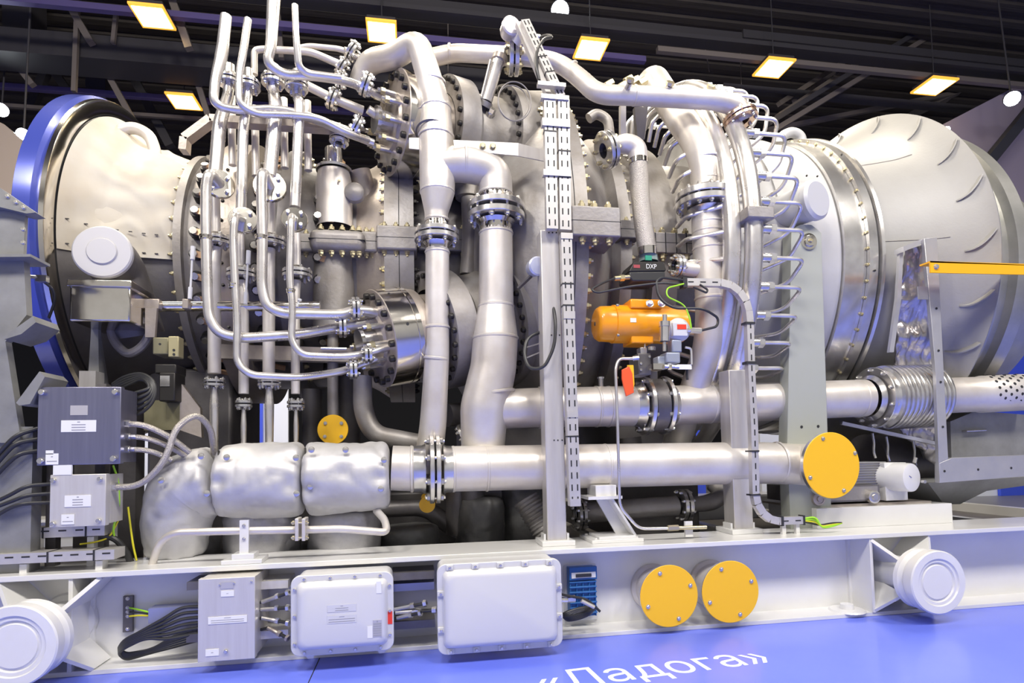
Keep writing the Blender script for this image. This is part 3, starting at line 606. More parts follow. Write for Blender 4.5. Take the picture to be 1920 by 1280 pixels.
# --- outer combustion casing
oc = thing('combustion_casing', 'wide pale grey combustion casing in the middle with a tall bolted rim', 'turbine casing', (1.2, YC, ZC-1.6))
XM = 1.36; RM = 1.80
b = MB(); rev(b, [(.45, 1.02), (.62, 1.30), (.78, 1.42), (1.0, 1.58), (1.12, 1.66), (1.15, 1.66)], 128); b.build('front_cone', castM, oc)
b = MB(); rev(b, [(1.15, 1.62), (1.15, RM), (1.36, RM), (1.36, 1.55)], 140); b.build('rim', castM, oc)
b = MB(); rev(b, [(1.252, RM-.01), (1.252, RM+.002), (1.258, RM+.002), (1.258, RM-.01)], 140); b.build('joint_line', slotM, oc)
ring_bolts(oc, 1.36, RM-.055, [q for q in np.arange(-62, 84, 3.8) if abs(q) > 3], (1, 0, 0), .026, zincM)
ring_bolts(oc, 1.15, RM-.05, [q for q in np.arange(-40, 50, 3.8) if abs(q) > 3], (-1, 0, 0), .026, zincM)
split_block(oc, 1072, 1164, 386, 442, 4.17, .4, (1094, 1118, 1144), bev=.012, m=castM, bs=.028)
# --- turbine casing
tc_ = thing('turbine_casing', 'darker turbine casing behind the hairpin tubes and the right risers', 'turbine casing', (2.4, YC, ZC-1.5))
b = MB(); rev(b, [(1.36, 1.62), (1.5, 1.56), (1.62, 1.45), (1.7, 1.36)], 120); b.build('shoulder', castM, tc_)
b = MB(); rev(b, [(1.7, 1.36), (1.74, 1.47), (1.84, 1.47), (1.84, 1.32), (2.05, 1.28), (2.05, 1.42), (2.28, 1.42), (2.28, 1.26), (3.1, 1.3)], 120); b.build('shell', castM, tc_)
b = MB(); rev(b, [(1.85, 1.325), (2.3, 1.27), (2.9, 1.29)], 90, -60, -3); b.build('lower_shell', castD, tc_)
ring_bolts(tc_, 1.84, 1.42, [q for q in np.arange(-70, 84, 5)], (1, 0, 0), .022, zincM); ring_bolts(tc_, 2.05, 1.37, [q for q in np.arange(20, 84, 6)], (-1, 0, 0), .022, boltM)
split_block(tc_, 1164, 1200, 412, 446, 4.55, .4, (1178,), m=castD, bev=.01); split_block(tc_, 1222, 1300, 436, 474, 4.62, .4, (1228, 1246, 1269, 1290), bev=.008, m=castM, bs=.03)
b = MB()
for u in (1229, 1248, 1268, 1287): x = P(u, 450, 4.62).x; b.box(x-.004, 4.617, P(u, 474, 4.62).z, x+.004, 4.66, P(u, 436, 4.62).z)
b.each('segment_joint', slotM, tc_)
# --- white rear casing
rc = thing('rear_casing', 'smooth white rear casing with round side cap and lifting lug', 'turbine casing', (3.5, YC, ZC-1.6))
b = MB(); rev(b, [(2.75, 1.26), (2.78, 1.56), (3.0, 1.56), (3.6, 1.545), (3.76, 1.54), (3.78, 1.50)], 140); b.build('shell', wcas, rc)
b = MB(); rev(b, [(3.18, 1.55), (3.18, 1.575), (3.50, 1.57), (3.50, 1.54)], 120, 12, 150); b.build('top_saddle', wcas, rc)
c = P(1535, 372, 4.30); R = sz(38, c); dd = nz((-.35, 1, .0)); b = MB(); b.lathe(c, dd, [(0, 0), (0, R*.86), (.006, R*.9), (.02, R), (.06, R), (.07, R*.93), (.40, R*.9)], 48, ref=(1, 0, 0)); b.build('side_cap', mat('cap_light_grey', (.60, .60, .61), .1, .45), rc)
b = MB(); b.tube(fillet([P(1461, 276, 5.7), P(1466, 254, 5.7), P(1486, 247, 5.7), P(1502, 256, 5.7), P(1503, 276, 5.7)], .1), .055, 16); b.build('lifting_lug', mat('lug_grey', (.5, .5, .51), .1, .5), rc)
bolts(rc, [P(1512, 330, 4.62), P(1532, 331, 4.62)], (0, -1, .3), .008, blkM, 'cap', 'plug')
# --- polished coupling rings
pr_ = thing('coupling_ring', 'polished steel coupling rings with small bolts right of the white casing', 'flange', (4.0, YC, ZC-1.65))
b = MB(); rev(b, [(3.77, 1.50), (3.77, 1.575), (3.98, 1.575), (3.98, 1.54)], 160); b.build('wide_band', flgM, pr_)
b = MB(); rev(b, [(3.98, 1.54), (3.985, 1.61), (4.07, 1.61), (4.075, 1.58), (4.095, 1.58), (4.10, 1.62), (4.13, 1.625), (4.14, 1.56)], 160); b.build('flange_ring', flgM, pr_)
b = MB(); rev(b, [(4.14, 1.60), (4.142, 1.56), (4.17, 1.56), (4.175, 1.53)], 160); b.build('rear_ring', flgM, pr_)
b = MB(); rev(b, [(4.076, 1.579), (4.076, 1.583), (4.094, 1.583), (4.094, 1.579)], 160); b.build('dark_joint', slotM, pr_)
ring_bolts(pr_, 3.982, 1.588, np.arange(-58, 70, 5.2), (-1, 0, 0), .013, zincM, 'hex')
bolts(pr_, [ang(4.03, 1.61, a) for a in (-8, 38)], (0, -1, 0), .009, blkM, 'cap', 'plug')
# --- exhaust diffuser
ed = thing('exhaust_diffuser', 'large flared grey-white exhaust diffuser with short curved fins at the right', 'exhaust', (4.7, YC, ZC-1.9))
EP = [(4.17, 1.50), (4.4, 1.545), (4.62, 1.60), (4.75, 1.655), (4.85, 1.72), (4.93, 1.80), (4.985, 1.88), (5.0, 1.91), (5.02, 1.90)]
b = MB(); rev(b, EP, 170); b.build('flared_shell', exhM, ed)
for a in (38, 3):
    b = MB()
    for i in range(8): 
        t0, t1 = 4.2+i*.07, 4.27+i*.07; r = np.interp((t0+t1)/2, [q[0] for q in EP], [q[1] for q in EP])
        p, q = ang(t0, np.interp(t0, [e[0] for e in EP], [e[1] for e in EP])+.002, a), ang(t1, np.interp(t1, [e[0] for e in EP], [e[1] for e in EP])+.002, a); b.bar(p, q, .005, .004)
    b.build('weld_seam', castM, ed)
for a in (-32, -18, -2, 14, 29, 46, 64, 82, 100):
    b = MB(); vs = []
    for t in np.linspace(4.84, 4.975, 9):
        r = np.interp(t, [q[0] for q in EP], [q[1] for q in EP]); r2 = r+.045*math.sin(PI*min(1, (t-4.83)/.15)*.75)+.006
        for rr_, da in ((r-.01, -.22), (r2, -.22), (r2, .22), (r-.01, .22)): vs.append(ang(t, rr_, a+da+((t-4.84)/.135)**2*4.5))
    fs = []
    for i in range(8):
        for k in range(4): fs.append((i*4+k, i*4+(k+1) % 4, i*4+4+(k+1) % 4, i*4+4+k))
    fs += [(3, 2, 1, 0), (32, 33, 34, 35)]; b.add(vs, fs); b.build('fin', exhM, ed)
b = MB(); rev(b, [(5.02, 1.68), (5.03, 1.70), (5.10, 1.70), (5.10, 1.67), (5.15, 1.67), (5.16, 1.71), (5.24, 1.72), (5.26, 1.67), (5.36, 1.67), (5.38, 1.74), (5.5, 1.75), (5.52, 1.7), (5.56, 1.3), (6.3, 1.3), (6.3, 0)], 150); b.build('rear_flanges', mat('weathered_steel', (.50, .49, .46), .7, .35, (.34, .34, .31), 3, .4), ed)
# --- combustor cans
def can(lab, c1, c3, r1, r3, prof, face_n=18, tubes=True, bm=None):
    t = thing('combustor_can', lab, 'combustor', c3, 'combustor cans bolted to the middle casing'); d = (c3-c1).normalized(); L = (c3-c1).length; rf = perp(d)
    b = MB(); R1 = sz(r1, c1); R3 = sz(r3, c3)
    b.lathe(c1, d, [(0, 0), (-.02, R1*.35), (-.02, R1*.5), (0, R1*.55), (0, R1-.006), (.006, R1)], 64, ref=rf); b.build('end_cover', tanM, t)
    b = MB(); b.lathe(c1, d, [(.006, R1), (L*.16, R1), (L*.16, R1*.985), (L*.165, R1*.985), (L*.17, R1), (L*.20, R1), (L*.20, R1*.9)], 72, ref=rf); b.build('polished_rim', chrM, t)
    b = MB(); b.lathe(c1, d, [(L*.2, R1*.97), (L*.28, R1*.93), (L*.32, R1*.80), (L*.40, R1*.80)], 64, ref=rf); b.build('neck_cone', tanM, t)
    R2 = (R1+R3)/2*1.02
    b = MB(); b.lathe(c1, d, [(L*.40, R2*.7), (L*.40, R2), (L*.56, R2), (L*.56, R2*.9), (L*.62, R2*.82), (L*.80, R3*.80), (L*.9, R3*.80)], 72, ref=rf); b.build('middle_flange', castM, t)
    b = MB(); b.lathe(c1, d, [(L*.9, R3*.7), (L*.9, R3*1.02), (L*1.0, R3*1.02), (L*1.14, R3*1.04), (L*1.3, R3*1.12)], 72, ref=rf); b.build('rear_flange', castM, t)
    w_ = rf.cross(d)
    def cb(s, R, n, sg, size, m, k='cap'):
        bolts(t, [c1+d*s+(rf*math.cos(2*PI*i/n)+w_*math.sin(2*PI*i/n))*R for i in range(n)], -d, size, m, k)
    cb(0, R1*.87, 18, -1, .026, blkM); cb(L*.40, R2*.92, 26, -1, .022, blkM); cb(L*.9, R3*.93, 34, -1, .022, blkM)
    # cluster of fittings on the end cover
    for i in range(9):
        a = 2*PI*i/9+.3; p = c1+(rf*math.cos(a)+w_*math.sin(a))*R1*.52
        b = MB(); b.tube([p, p-d*.10], .024, 10, 0); b.tube([p-d*.10, p-d*.135], .03, 6, 1); b.tube([p-d*.135, p-d*.16], .018, 8, 0); b.build('nozzle_fitting', [boltM, zincM], t)
    b = MB(); b.tube([c1, c1-d*.12], R1*.2, 20); b.tube([c1-d*.12, c1-d*.15], R1*.26, 20); b.build('centre_boss', flgM, t)
    b = MB(); q = c1+d*L*.1+rf*(R1-.004); b.tube([q, q+rf*.006], .012, 12); q = c1+d*L*.07+(rf*math.cos(.8)+w_*math.sin(.8))*(R1-.004); b.tube([q, q+(q-c1-d*L*.07).normalized()*.006], .010, 12); b.each('tapped_hole', slotM, t)
    return t
can('lower combustor can with polished rim, facing left beside the big riser', P(706, 636, 4.78), P(938, 604, 5.22), 92, 122, None)
can('upper combustor can, tilted up under the tall vent pipe', P(735, 232, 4.92), P(940, 286, 5.32), 94, 108, None)
# ================================================================ posts and trays that stand on the skid
def post(u0, u1, v0, v1, Y, lab, m=postM, dots=()):
    a = P(u0, v1, Y); c = P(u1, v1, Y); zt = P((u0+u1)/2, v0, Y).z; t = thing('support_post', lab, 'post', ((a.x+c.x)/2, Y+.08, .62))
    w_ = c.x-a.x; b = MB(); b.box(a.x, Y, .655, c.x, Y+w_, zt); b.build('column', m, t, bevel=.006)
    b = MB(); b.box(a.x-.05, Y-.05, .62, c.x+.05, Y+w_+.05, .657); b.build('base_plate', beamM, t, bevel=.004)
    b = MB()
    for q in (a.x-.015, c.x+.015): b.box(q-.008, Y+.02, .655, q+.008, Y+w_-.02, .70)
    b.each('base_gusset', beamM, t)
    b = MB()
    for (u, v) in dots:
        p = P(u, v, Y-.001); b.tube([p, p-V((0, .002, 0))], .0055, 8)
    if dots: b.each('screw_hole', slotM, t)
    return t
post(1027, 1063, 432, 1020, 4.16, 'tall square post under the slotted trays in the middle', dots=[(1029, 436), (1036, 436), (1043, 436), (1034, 628), (1049, 628), (1039, 825), (1046, 825), (1054, 825)])
post(1378, 1413, 693, 990, 4.30, 'shorter square steel post right of the upper pipe valve', dots=[])
def slot_face(b, p, q, wdir, cols, face, pitch=.085, sl=.045, sw=.009, mi=1, off=.03):
    """rows of slots along p->q, columns at offsets along wdir, just proud of the face"""
    d = (q-p); L = d.length; d.normalize(); n = int(L/pitch)
    for c in cols:
        for i in range(n):
            s = (i+.5)*L/n; o = p+d*s+wdir*c; b.obox(o+face*.0008, d*sl/2, wdir*sw/2, face*.0012, mi)
def tray(name, lab, p, q, wd, dep, parent=None, m=trayM, cols=(-.25, .25), clips=(), face=(0, -1, 0), pitch=.085, ties=()):
    face = V(face).normalized(); d = (q-p).normalized(); wv = d.cross(face).normalized(); t = parent or thing(name, lab, 'cable tray', (p if p.z < q.z else q))
    b = MB(); b.obox((p+q)/2-face*dep/2, (q-p)/2, wv*wd/2, face*dep/2); slot_face(b, p, q, wv, [c*wd for c in cols], face, pitch); b.build('tray_section', [m, slotM], t)
    L = (q-p).length
    for s in clips:
        b = MB(); o = p+(q-p)*s; b.obox(o-face*dep/2, d*.028, wv*(wd/2+.006), face*(dep/2+.004)); b.build('joint_clip', m, t)
    for s in ties:
        b = MB(); o = p+(q-p)*s; b.obox(o-face*dep/2, d*.005, wv*(wd/2+.003), face*(dep/2+.003)); b.build('cable_tie', rubM, t)
    return t
Yt = 4.08
t = tray('cable_tray', 'long slotted vertical cable tray hugging the middle post', P(1062, 436, Yt), P(1079, 948, Yt), sz(21, P(1062, 600, Yt)), .06, clips=(), ties=(.19, .27, .75))
for v0, v1 in ((436, 447), (583, 597), (771, 782), (935, 949)):
    b = MB(); boxpx(b, 1052+(v0-436)*.035, v0, 1074+(v0-436)*.03, v1, Yt-.006, .07); b.build('joint_clip', trayM, t)
wd = sz(22, P(1035, 300, Yt))
t = tray('cable_tray', 'left strip of the double slotted tray above the middle post', P(1031, 185, Yt), P(1036, 428, Yt), wd, .05, ties=(.25,))
t2 = tray('cable_tray', 'right strip of the double slotted tray above the middle post', P(1057, 185, Yt), P(1061, 430, Yt), wd, .05, ties=(.4, .6))
for k, (v0, v1, du) in enumerate(((153, 160, -8), (177, 185, -2), (222, 236, 0), (318, 329, 2))):
    b = MB(); boxpx(b, 1017+du, v0, 1069+du, v1, Yt-.012, .05); tag(b.build('tray_bridge', trayM), ['topmost bright', 'second', 'third', 'lowest'][k]+' cross strap joining the two tray strips', 'bracket', 'cross straps on the double tray')
t = thing('cable_tray', 'tilted slotted tray leaning up to the temperature sensor', 'cable tray', P(1040, 160, 4.1))
p, q = P(1052, 178, 4.1), P(985, 36, 4.35); tray('', '', q, p, sz(17, p), .05, parent=t, cols=(-.22, .22), face=(0, -1, .15), ties=(.5, .7), pitch=.07)
tray('', '', P(972, 40, 4.40), P(1030, 176, 4.14), sz(10, p), .05, parent=t, cols=(), face=(0, -1, .15))
# slotted lower-left trays
for (u0, v0, u1, v1, Y, lab, du) in ((-30, 1003, 196, 999, 4.2, 'upper of the two slotted trays lying at the lower left', 0), (-30, 1050, 214, 1038, 4.05, 'lower of the two slotted trays lying at the lower left', 0)):
    p, q = P(u0, v0, Y), P(u1, v1, Y); q.z = p.z; t = tray('cable_tray', lab, p, q, sz(19, p), .14, cols=(-.15,), ties=(.48, .84), pitch=.088, m=trayM)
    for s in (.27, .86): b = MB(); o = p+(q-p)*s; b.box(o.x-.02, Y+.03, .62, o.x+.02, Y+.10, o.z-.04); b.build('foot', beamM, t)
# long pipes
pl = thing('pipe_run', 'upper long horizontal stainless pipe from the big riser to the bellows', 'pipe', P(1100, 760, 4.62))
Y1 = 4.60; b = MB(); path, rr = pipe_path([(905, 768, Y1, 37), (1000, 764, Y1, 37), (1188, 761, Y1, 38)], 38, .05); b.tube(path, rr, 40); b.build('pipe_section', pipeM, pl)
b = MB(); p0 = P(1188, 761, Y1); p1 = P(1250, 760, Y1); d = nz(p1-p0); xr = nz((1, 0, 0))
R0 = sz(38, p0)
pL = V((P(1250, 760, Y1).x, Y1, P(1250, 760, Y1).z)); pR = P(1620, 746, Y1); b.tube([pL, pR], [R0*.98, R0*.98], 44); b.build('pipe_section', pipeM, pl)
b = MB()
for u, v in ((1012, 764), (1030, 763), (1118, 762), (1140, 762), (1262, 760), (1330, 757), (1360, 756), (1608, 747)):
    p = P(u, v, Y1); seam(b, p, (1, 0, 0), R0*.99)
b.each('weld_seam', pipeM, pl)
b = MB(); b.lathe(P(1186, 761, Y1), xr, [(0, R0), (.05, R0*1.05), (.07, R0*1.14)], 40); b.lathe(P(1262, 760, Y1), -xr, [(0, R0), (.03, R0*1.03), (.05, R0*1.14)], 40); b.each('weld_neck', flgM, pl)
o = flange(pl, P(1208, 761, Y1), xr, R0*1.45, .035, R0, pair=False, nb=8, bs=.022); o = flange(pl, P(1244, 760, Y1), xr, R0*1.45, .035, R0, pair=False, nb=8, bs=.022)
b = MB(); a = P(1214, 761, Y1); c = P(1238, 760, Y1); b.tube([a, c], R0*1.33, 48); b.build('valve_wafer', castD, pl)
b = MB(); p = P(1226, 700, Y1); boxpx(b, 1218, 694, 1234, 716, Y1-.05, .1); b.build('valve_neck', castD, pl, bevel=.01)
for u, v in ((1127, 716), (1312, 716)):
    b = MB(); p = P(u, v+10, Y1); b.tube([p, p+V((0, 0, .07))], .022, 12); b.tube([p+V((0, 0, .07)), p+V((0, 0, .085))], .03, 8); b.build('boss', flgM, pl)
# bellows
bl = thing('bellows', 'steel expansion bellows with flange at the right end of the upper pipe', 'bellows', P(1700, 742, Y1))
c0 = P(1626, 746, Y1); c1 = P(1745, 742, Y1); c1.y = Y1+.0; L = (c1-c0).length; R = sz(58, c0); d = nz(c1-c0)
b = MB(); pr = [(0, R0), (.02, R0*1.12), (.03, R0*1.2)]; b.lathe(c0, d, pr, 48); b.build('neck', flgM, bl)
flange(bl, c0+d*.06, d, R*.98, .03, R*.7, pair=False, nb=10, bs=.018)
b = MB(); pr = [(.08, R*.6), (.08, R*.9), (.12, R*.92), (.135, R*1.0)]
for i in range(11):
    t0 = .14+i*(L-.16)/11; w_ = (L-.16)/11; pr += [(t0, R*.93), (t0+w_*.2, R*1.03), (t0+w_*.5, R*1.045), (t0+w_*.8, R*1.03)]
pr += [(L, R*.9), (L, R*.5)]
b.lathe(c0, d, pr, 64); b.build('corrugated_sleeve', flgM, bl)
# perforated pipe beyond the frame
pp = thing('perforated_pipe', 'pipe end with rows of round drilled holes at the right edge', 'pipe', P(1850, 738, Y1))
b = MB(); p0 = P(1752, 742, Y1); p1 = P(1925, 735, Y1); Rp = sz(33, p1); b.tube([p0, P(1835, 739, Y1), P(1838, 739, Y1), P(1900, 736, Y1), p1], [Rp*.98, Rp*.98, Rp*1.04, Rp*1.04, Rp*1.03], 44); b.build('pipe_section', pipeM, pp)
q0, q1 = P(1838, 738, Y1), P(1908, 735, Y1); dd = nz(q1-q0)
for i in range(7):
    b = MB(); 
    for a in range(-75, 90, 22):
        aa = math.radians(a+(11 if i % 2 else 0)); n_ = V((0, -math.cos(aa), math.sin(aa))); o = q0+(q1-q0)*(i+.4)/7+n_*(Rp*1.04-.002); b.tube([o, o+n_*.0035], .0135, 12)
    b.build('hole_row', slotM, pp)
# lower long pipe
lp = thing('pipe_run', 'lower long horizontal stainless pipe ending behind the big yellow cap', 'pipe', P(1100, 875, 4.42))
Y2 = 4.42; RL = sz(41, P(1100, 878, Y2)); b = MB(); path, rr = pipe_path([(735, 877, Y2), (790, 879, Y2)], 42); b.tube(path, rr, 40); b.build('pipe_section', pipeM, lp)
fa0 = nz((-.06, 1, 0)); cb = P(1560, 872, 4.12)+fa0*.03; cn = cb+fa0*((Y2+.02-cb.y)/fa0.y); pts = fillet([P(832, 879, Y2), P(1425, 867, Y2), cn, cb], .14, 10); b = MB(); b.tube(pts, RL, 44); b.build('pipe_section', pipeM, lp)
b = MB()
for u, v in ((772, 879), (850, 879), (912, 878), (1135, 873), (1458, 867)): seam(b, P(u, v, Y2), (1, 0, 0), RL)
b.each('weld_seam', pipeM, lp)
b = MB(); b.lathe(P(776, 879, Y2), xr, [(0, RL), (.06, RL*1.03), (.085, RL*1.12)], 40); b.lathe(P(852, 879, Y2), -xr, [(0, RL), (.06, RL*1.03), (.085, RL*1.12)], 40); b.each('weld_neck', flgM, lp)
flange(lp, P(815, 879, Y2), xr, RL*1.5, .032, RL, gap=.014, nb=8, bs=.022)
c = P(1560, 872, 4.12); R = sz(62, c); yc = thing('yellow_cap', 'big round yellow cap bolted on the end of the lower pipe', 'cap', c); fa = nz((-.06, 1, 0))
b = MB(); b.lathe(c, fa, [(0, 0), (0, R-.004), (.004, R)], 64, ref=(1, 0, 0)); b.build('cover_disc', yelM, yc)
b = MB(); b.lathe(c, fa, [(.004, R), (.035, R), (.035, R*.6)], 64, ref=(1, 0, 0)); b.build('flange_disc', flgM, yc)
bolts(yc, [EYE+ray(u, v)*((c-EYE).dot(fa)/ray(u, v).dot(fa)) for u, v in ((1543, 822), (1603, 849), (1519, 895), (1582, 919))], -fa, .013, boltM, 'hex')
c = P(624, 805, 4.95); R = sz(28, c); t = thing('yellow_cap', 'small round yellow cap above the blanket, left of the dark elbow', 'cap', c)
b = MB(); b.lathe(c, (0, 1, 0), [(0, 0), (0, R-.003), (.003, R), (.02, R), (.02, .05)], 44, ref=(1, 0, 0)); b.build('cover_disc', yelM, t); bolts(t, [P(610, 793, 4.945), P(640, 793, 4.945), P(609, 818, 4.945), P(640, 818, 4.945)], (0, -1, 0), .011, boltM, 'hex')
t = thing('yellow_cap', 'tiny yellow cap low behind the lower pipe flange', 'cap', P(801, 946, 4.8)); c = P(801, 946, 4.8); b = MB(); b.lathe(c, (0, 1, 0), [(0, 0), (0, sz(15, c)), (.02, sz(15, c)), (.02, sz(9, c)), (.82, sz(9, c))], 30, ref=(1, 0, 0)); b.build('cover_disc', yelM, t)
# ---- risers
def qpipe(lab, parts, cat='pipe', name='pipe_run', seams=(), m=None, loc=None):
    """parts: list of (pts, r px, bend)"""
    t = thing(name, lab, cat, loc or P(*parts[0][0][0][:3]))
    for pts, r, bend in parts:
        b = MB(); add_pipe(b, pts, r, bend, 32); b.build('pipe_section', m or pipeM, t)
    if seams:
        b = MB()
        for u, v, Y, r, d in seams: p = P(u, v, Y); seam(b, p, d, sz(r, p))
        b.each('weld_seam', m or pipeM, t)
    return t
ZU = (0, 0, 1); Yr = 4.58
r1 = qpipe('tall vent riser with swollen middle, arching over to the big riser', [([(668, 168, 5.0, 17), (688, 116, 4.9, 21), (742, 106, 4.75, 22), (783, 76, 4.6, 22), (806, 150, Yr, 24), (818, 205, Yr, 28)], 22, .12),
    ([(818, 203, Yr, 27.5), (818, 255, Yr, 32), (820, 345, Yr, 33), (820, 362, Yr, 32), (818, 400, Yr, 22), (818, 416, Yr, 21)], 30, .04),
    ([(822, 310, Yr, 31), (880, 306, Yr, 34), (928, 322, Yr, 32), (930, 368, Yr, 31)], 32, .22),
    ([(820, 462, Yr, 22), (820, 655, Yr, 22.5), (812, 800, Yr+.05, 25), (800, 880, Yr+.15, 26)], 22, .1)],
    seams=[(810, 155, Yr, 24.5, ZU), (818, 204, Yr, 28, ZU), (818, 257, Yr, 33, ZU), (820, 360, Yr, 32, ZU), (819, 412, Yr, 22, ZU), (820, 473, Yr, 22.5, ZU), (820, 614, Yr, 23, ZU), (818, 672, Yr, 22.5, (.1, -.1, 1)), (872, 306, Yr, 34, (1, 0, 0)), (929, 364, Yr, 32, ZU)], loc=P(820, 880, Yr))
b = MB(); p = P(819, 416, Yr); b.lathe(p, -V(ZU), [(0, sz(21, p)), (.06, sz(22.5, p)), (.08, sz(27, p))], 36); p = P(820, 468, Yr); b.lathe(p, ZU, [(0, sz(22, p)), (.03, sz(23, p)), (.05, sz(27, p))], 36); b.each('weld_neck', chrM, r1)
fl(r1, 819, 443, Yr, ZU, 42, 8.5, 22, gap=.012, nb=8, bs=.02)
b = MB(); c = P(813, 252, Yr); b.lathe(c, V((.12, .35, 1)), [(-.008, sz(31, c)), (0, sz(34, c)), (.008, sz(31, c))], 40); b.build('clamp_band', castD, r1)
r2 = qpipe('big riser pipe widening into the elbow of the upper long pipe', [([(930, 432, Yr, 31), (930, 520, Yr, 32), (930, 572, Yr, 33), (929, 632, Yr, 42), (925, 690, Yr, 43), (908, 765, Yr, 45), (905, 850, Yr+.05, 40)], 32, .05)],
    seams=[(930, 438, Yr, 31.5, ZU), (930, 575, Yr, 33.5, ZU), (929, 634, Yr, 42.5, ZU), (922, 738, Yr, 44, (-.15, 0, 1))], loc=P(920, 800, Yr))
b = MB(); p = P(930, 366, Yr); b.lathe(p, -V(ZU), [(0, sz(31, p)), (.06, sz(31, p)), (.08, sz(34, p))], 36); p = P(930, 437, Yr); b.lathe(p, ZU, [(0, sz(31, p)), (.06, sz(31, p)), (.09, sz(36, p))], 36); b.each('weld_neck', chrM, r2)
fl(r2, 930, 399, Yr, ZU, 54, 11, 31, gap=.03, nb=10, bs=.023)
qpipe('thin lilac pipe rising behind the arch of the two risers', [([(878, 300, 5.1, 24), (878, 372, 5.1, 24)], 24, .1), ([(880, 372, 5.0, 15), (882, 440, 5.0, 15), (876, 515, 5.0, 14)], 15, .1)], m=castM)
# big top header pipe
r3 = qpipe('long top header pipe crossing from the vent bend to the right manifold', [([(812, 108, 5.0, 16), (850, 99, 4.95, 15.5), (950, 104, 4.75, 15.5)], 15, .1),
    ([(978, 106, 4.7, 15.5), (1045, 115, 4.65, 15.5), (1086, 145, 4.55, 16.5), (1120, 178, 4.45, 17.5), (1190, 179, 4.4, 17.5), (1345, 188, 4.3, 17.5), (1385, 200, 4.3, 18), (1392, 226, 4.33, 19)], 16, .18)],
    seams=[(844, 99, 4.95, 15.5, (1, -.2, 0)), (1190, 179, 4.4, 17.8, (1, 0, 0)), (1070, 130, 4.6, 16.5, (1, -.2, -1))], loc=P(1200, 180, 4.4))
fl(r3, 963, 105, 4.72, (1, -.1, 0), 34, 8, 16, gap=.012, nb=8, bs=.022, bm=zincM)
for u, v in ((1175, 168), (1249, 174), (1324, 180)):
    p = P(u, v, 4.36); b = MB(); b.tube([p, p+V((0, -.12, .03))*.6], .026, 10, 0); b.tube([p+V((0, -.07, .02)), p+V((0, -.09, .035))], .034, 6, 1); b.build('plug', [flgM, zincM], r3)
fl(r3, 1388, 222, 4.33, (.25, -.15, -1), 31, 6, 16, gap=.01, nb=8, bs=.016, fm=mat('copper_tinted_flange', (.70, .50, .36), .9, .25))
# right big bend pipe
Yb = 4.40
r4 = qpipe('thick bend pipe sweeping down behind the header to the orange actuator', [([(1212, 165, 5.0, 24), (1226, 148, 4.9, 25), (1262, 205, 4.7, 26), (1305, 262, 4.5, 28), (1322, 300, Yb, 29), (1325, 352, Yb, 28)], 28, .2),
    ([(1326, 402, Yb, 29), (1328, 455, Yb, 29), (1332, 520, Yb, 29), (1332, 600, Yb, 27), (1325, 660, Yb+.05, 26), (1290, 760, Yb+.3, 26), (1262, 850, Yb+.6, 25)], 29, .15)],
    seams=[(1325, 301, Yb, 29, ZU), (1326, 340, Yb, 28.5, ZU), (1328, 420, Yb, 29.5, ZU), (1328, 436, Yb, 29.5, ZU), (1329, 467, Yb, 29.5, ZU), (1332, 560, Yb, 28.5, ZU)], loc=P(1330, 700, Yb))
fl(r4, 1321, 377, Yb, ZU, 53, 12, 29, gap=.012, nb=14, bs=.02)
b = MB(); p = P(1325, 354, Yb); b.lathe(p, -V(ZU), [(0, sz(28, p)), (.03, sz(32, p)), (.04, sz(36, p))], 36); p = P(1326, 404, Yb); b.lathe(p, ZU, [(0, sz(28, p)), (.03, sz(32, p)), (.045, sz(36, p))], 36); b.each('weld_neck', flgM, r4)
b = MB(); add_pipe(b, [(1318, 508, Yb, 13), (1295, 505, Yb, 13), (1280, 502, Yb, 13)], 13, .02); b.build('side_branch', pipeM, r4)
fl(r4, 1270, 498, Yb, (1, .1, 0), 21, 6, 12, gap=.008, nb=8, bs=.015)
# braided hose
hz = thing('braided_hose', 'braided metal hose with bend, dropping to the valve positioner', 'hose', P(1213, 460, 4.3))
b = MB(); add_pipe(b, [(1146, 276, 4.36, 14), (1172, 268, 4.32, 18), (1195, 276, 4.3, 18), (1198, 310, 4.3, 16.5)], 16, .12); b.build('pipe_bend', pipeM, hz)
b = MB(); path, rr = pipe_path([(1197, 308, 4.3), (1203, 380, 4.3), (1213, 465, 4.3)], 17, .2); path = [path[0]+(path[-1]-path[0])*t+V((-.012*math.sin(PI*t), 0, 0)) for t in np.linspace(0, 1, 90)]; R = sz(17, path[0]); b.tube(path, [R*(1+.02*(i % 2)) for i in range(90)], 28); b.build('braid', hoseM, hz, sharp=80)
b = MB(); b.tube([path[0]+V((0, 0, .04)), path[0]], R*1.06, 28); b.tube([path[-1], path[-1]-V((0, 0, .06))], R*1.04, 28); b.each('ferrule', chrM, hz)
fl(hz, 1138, 281, 4.37, (1, .1, .35), 34, 7, 15, gap=.012, nb=8, bs=.018, bm=zincM)
# dark elbow pipe behind the can
qpipe('dark elbow pipe passing under the lower can to the left', [([(680, 705, 4.95, 17), (680, 770, 4.95, 18), (700, 815, 4.9, 18), (800, 832, 4.85, 16)], 18, .2)], m=castM)
qpipe('thin dark drop pipe above the small yellow cap', [([(624, 610, 5.06, 10), (624, 803, 5.03, 10)], 10, .1)], m=castM)
qpipe('dark branch pipe disappearing right under the left riser', [([(838, 778, 4.95, 22), (900, 775, 5.1, 22)], 22, .1)], m=castD)
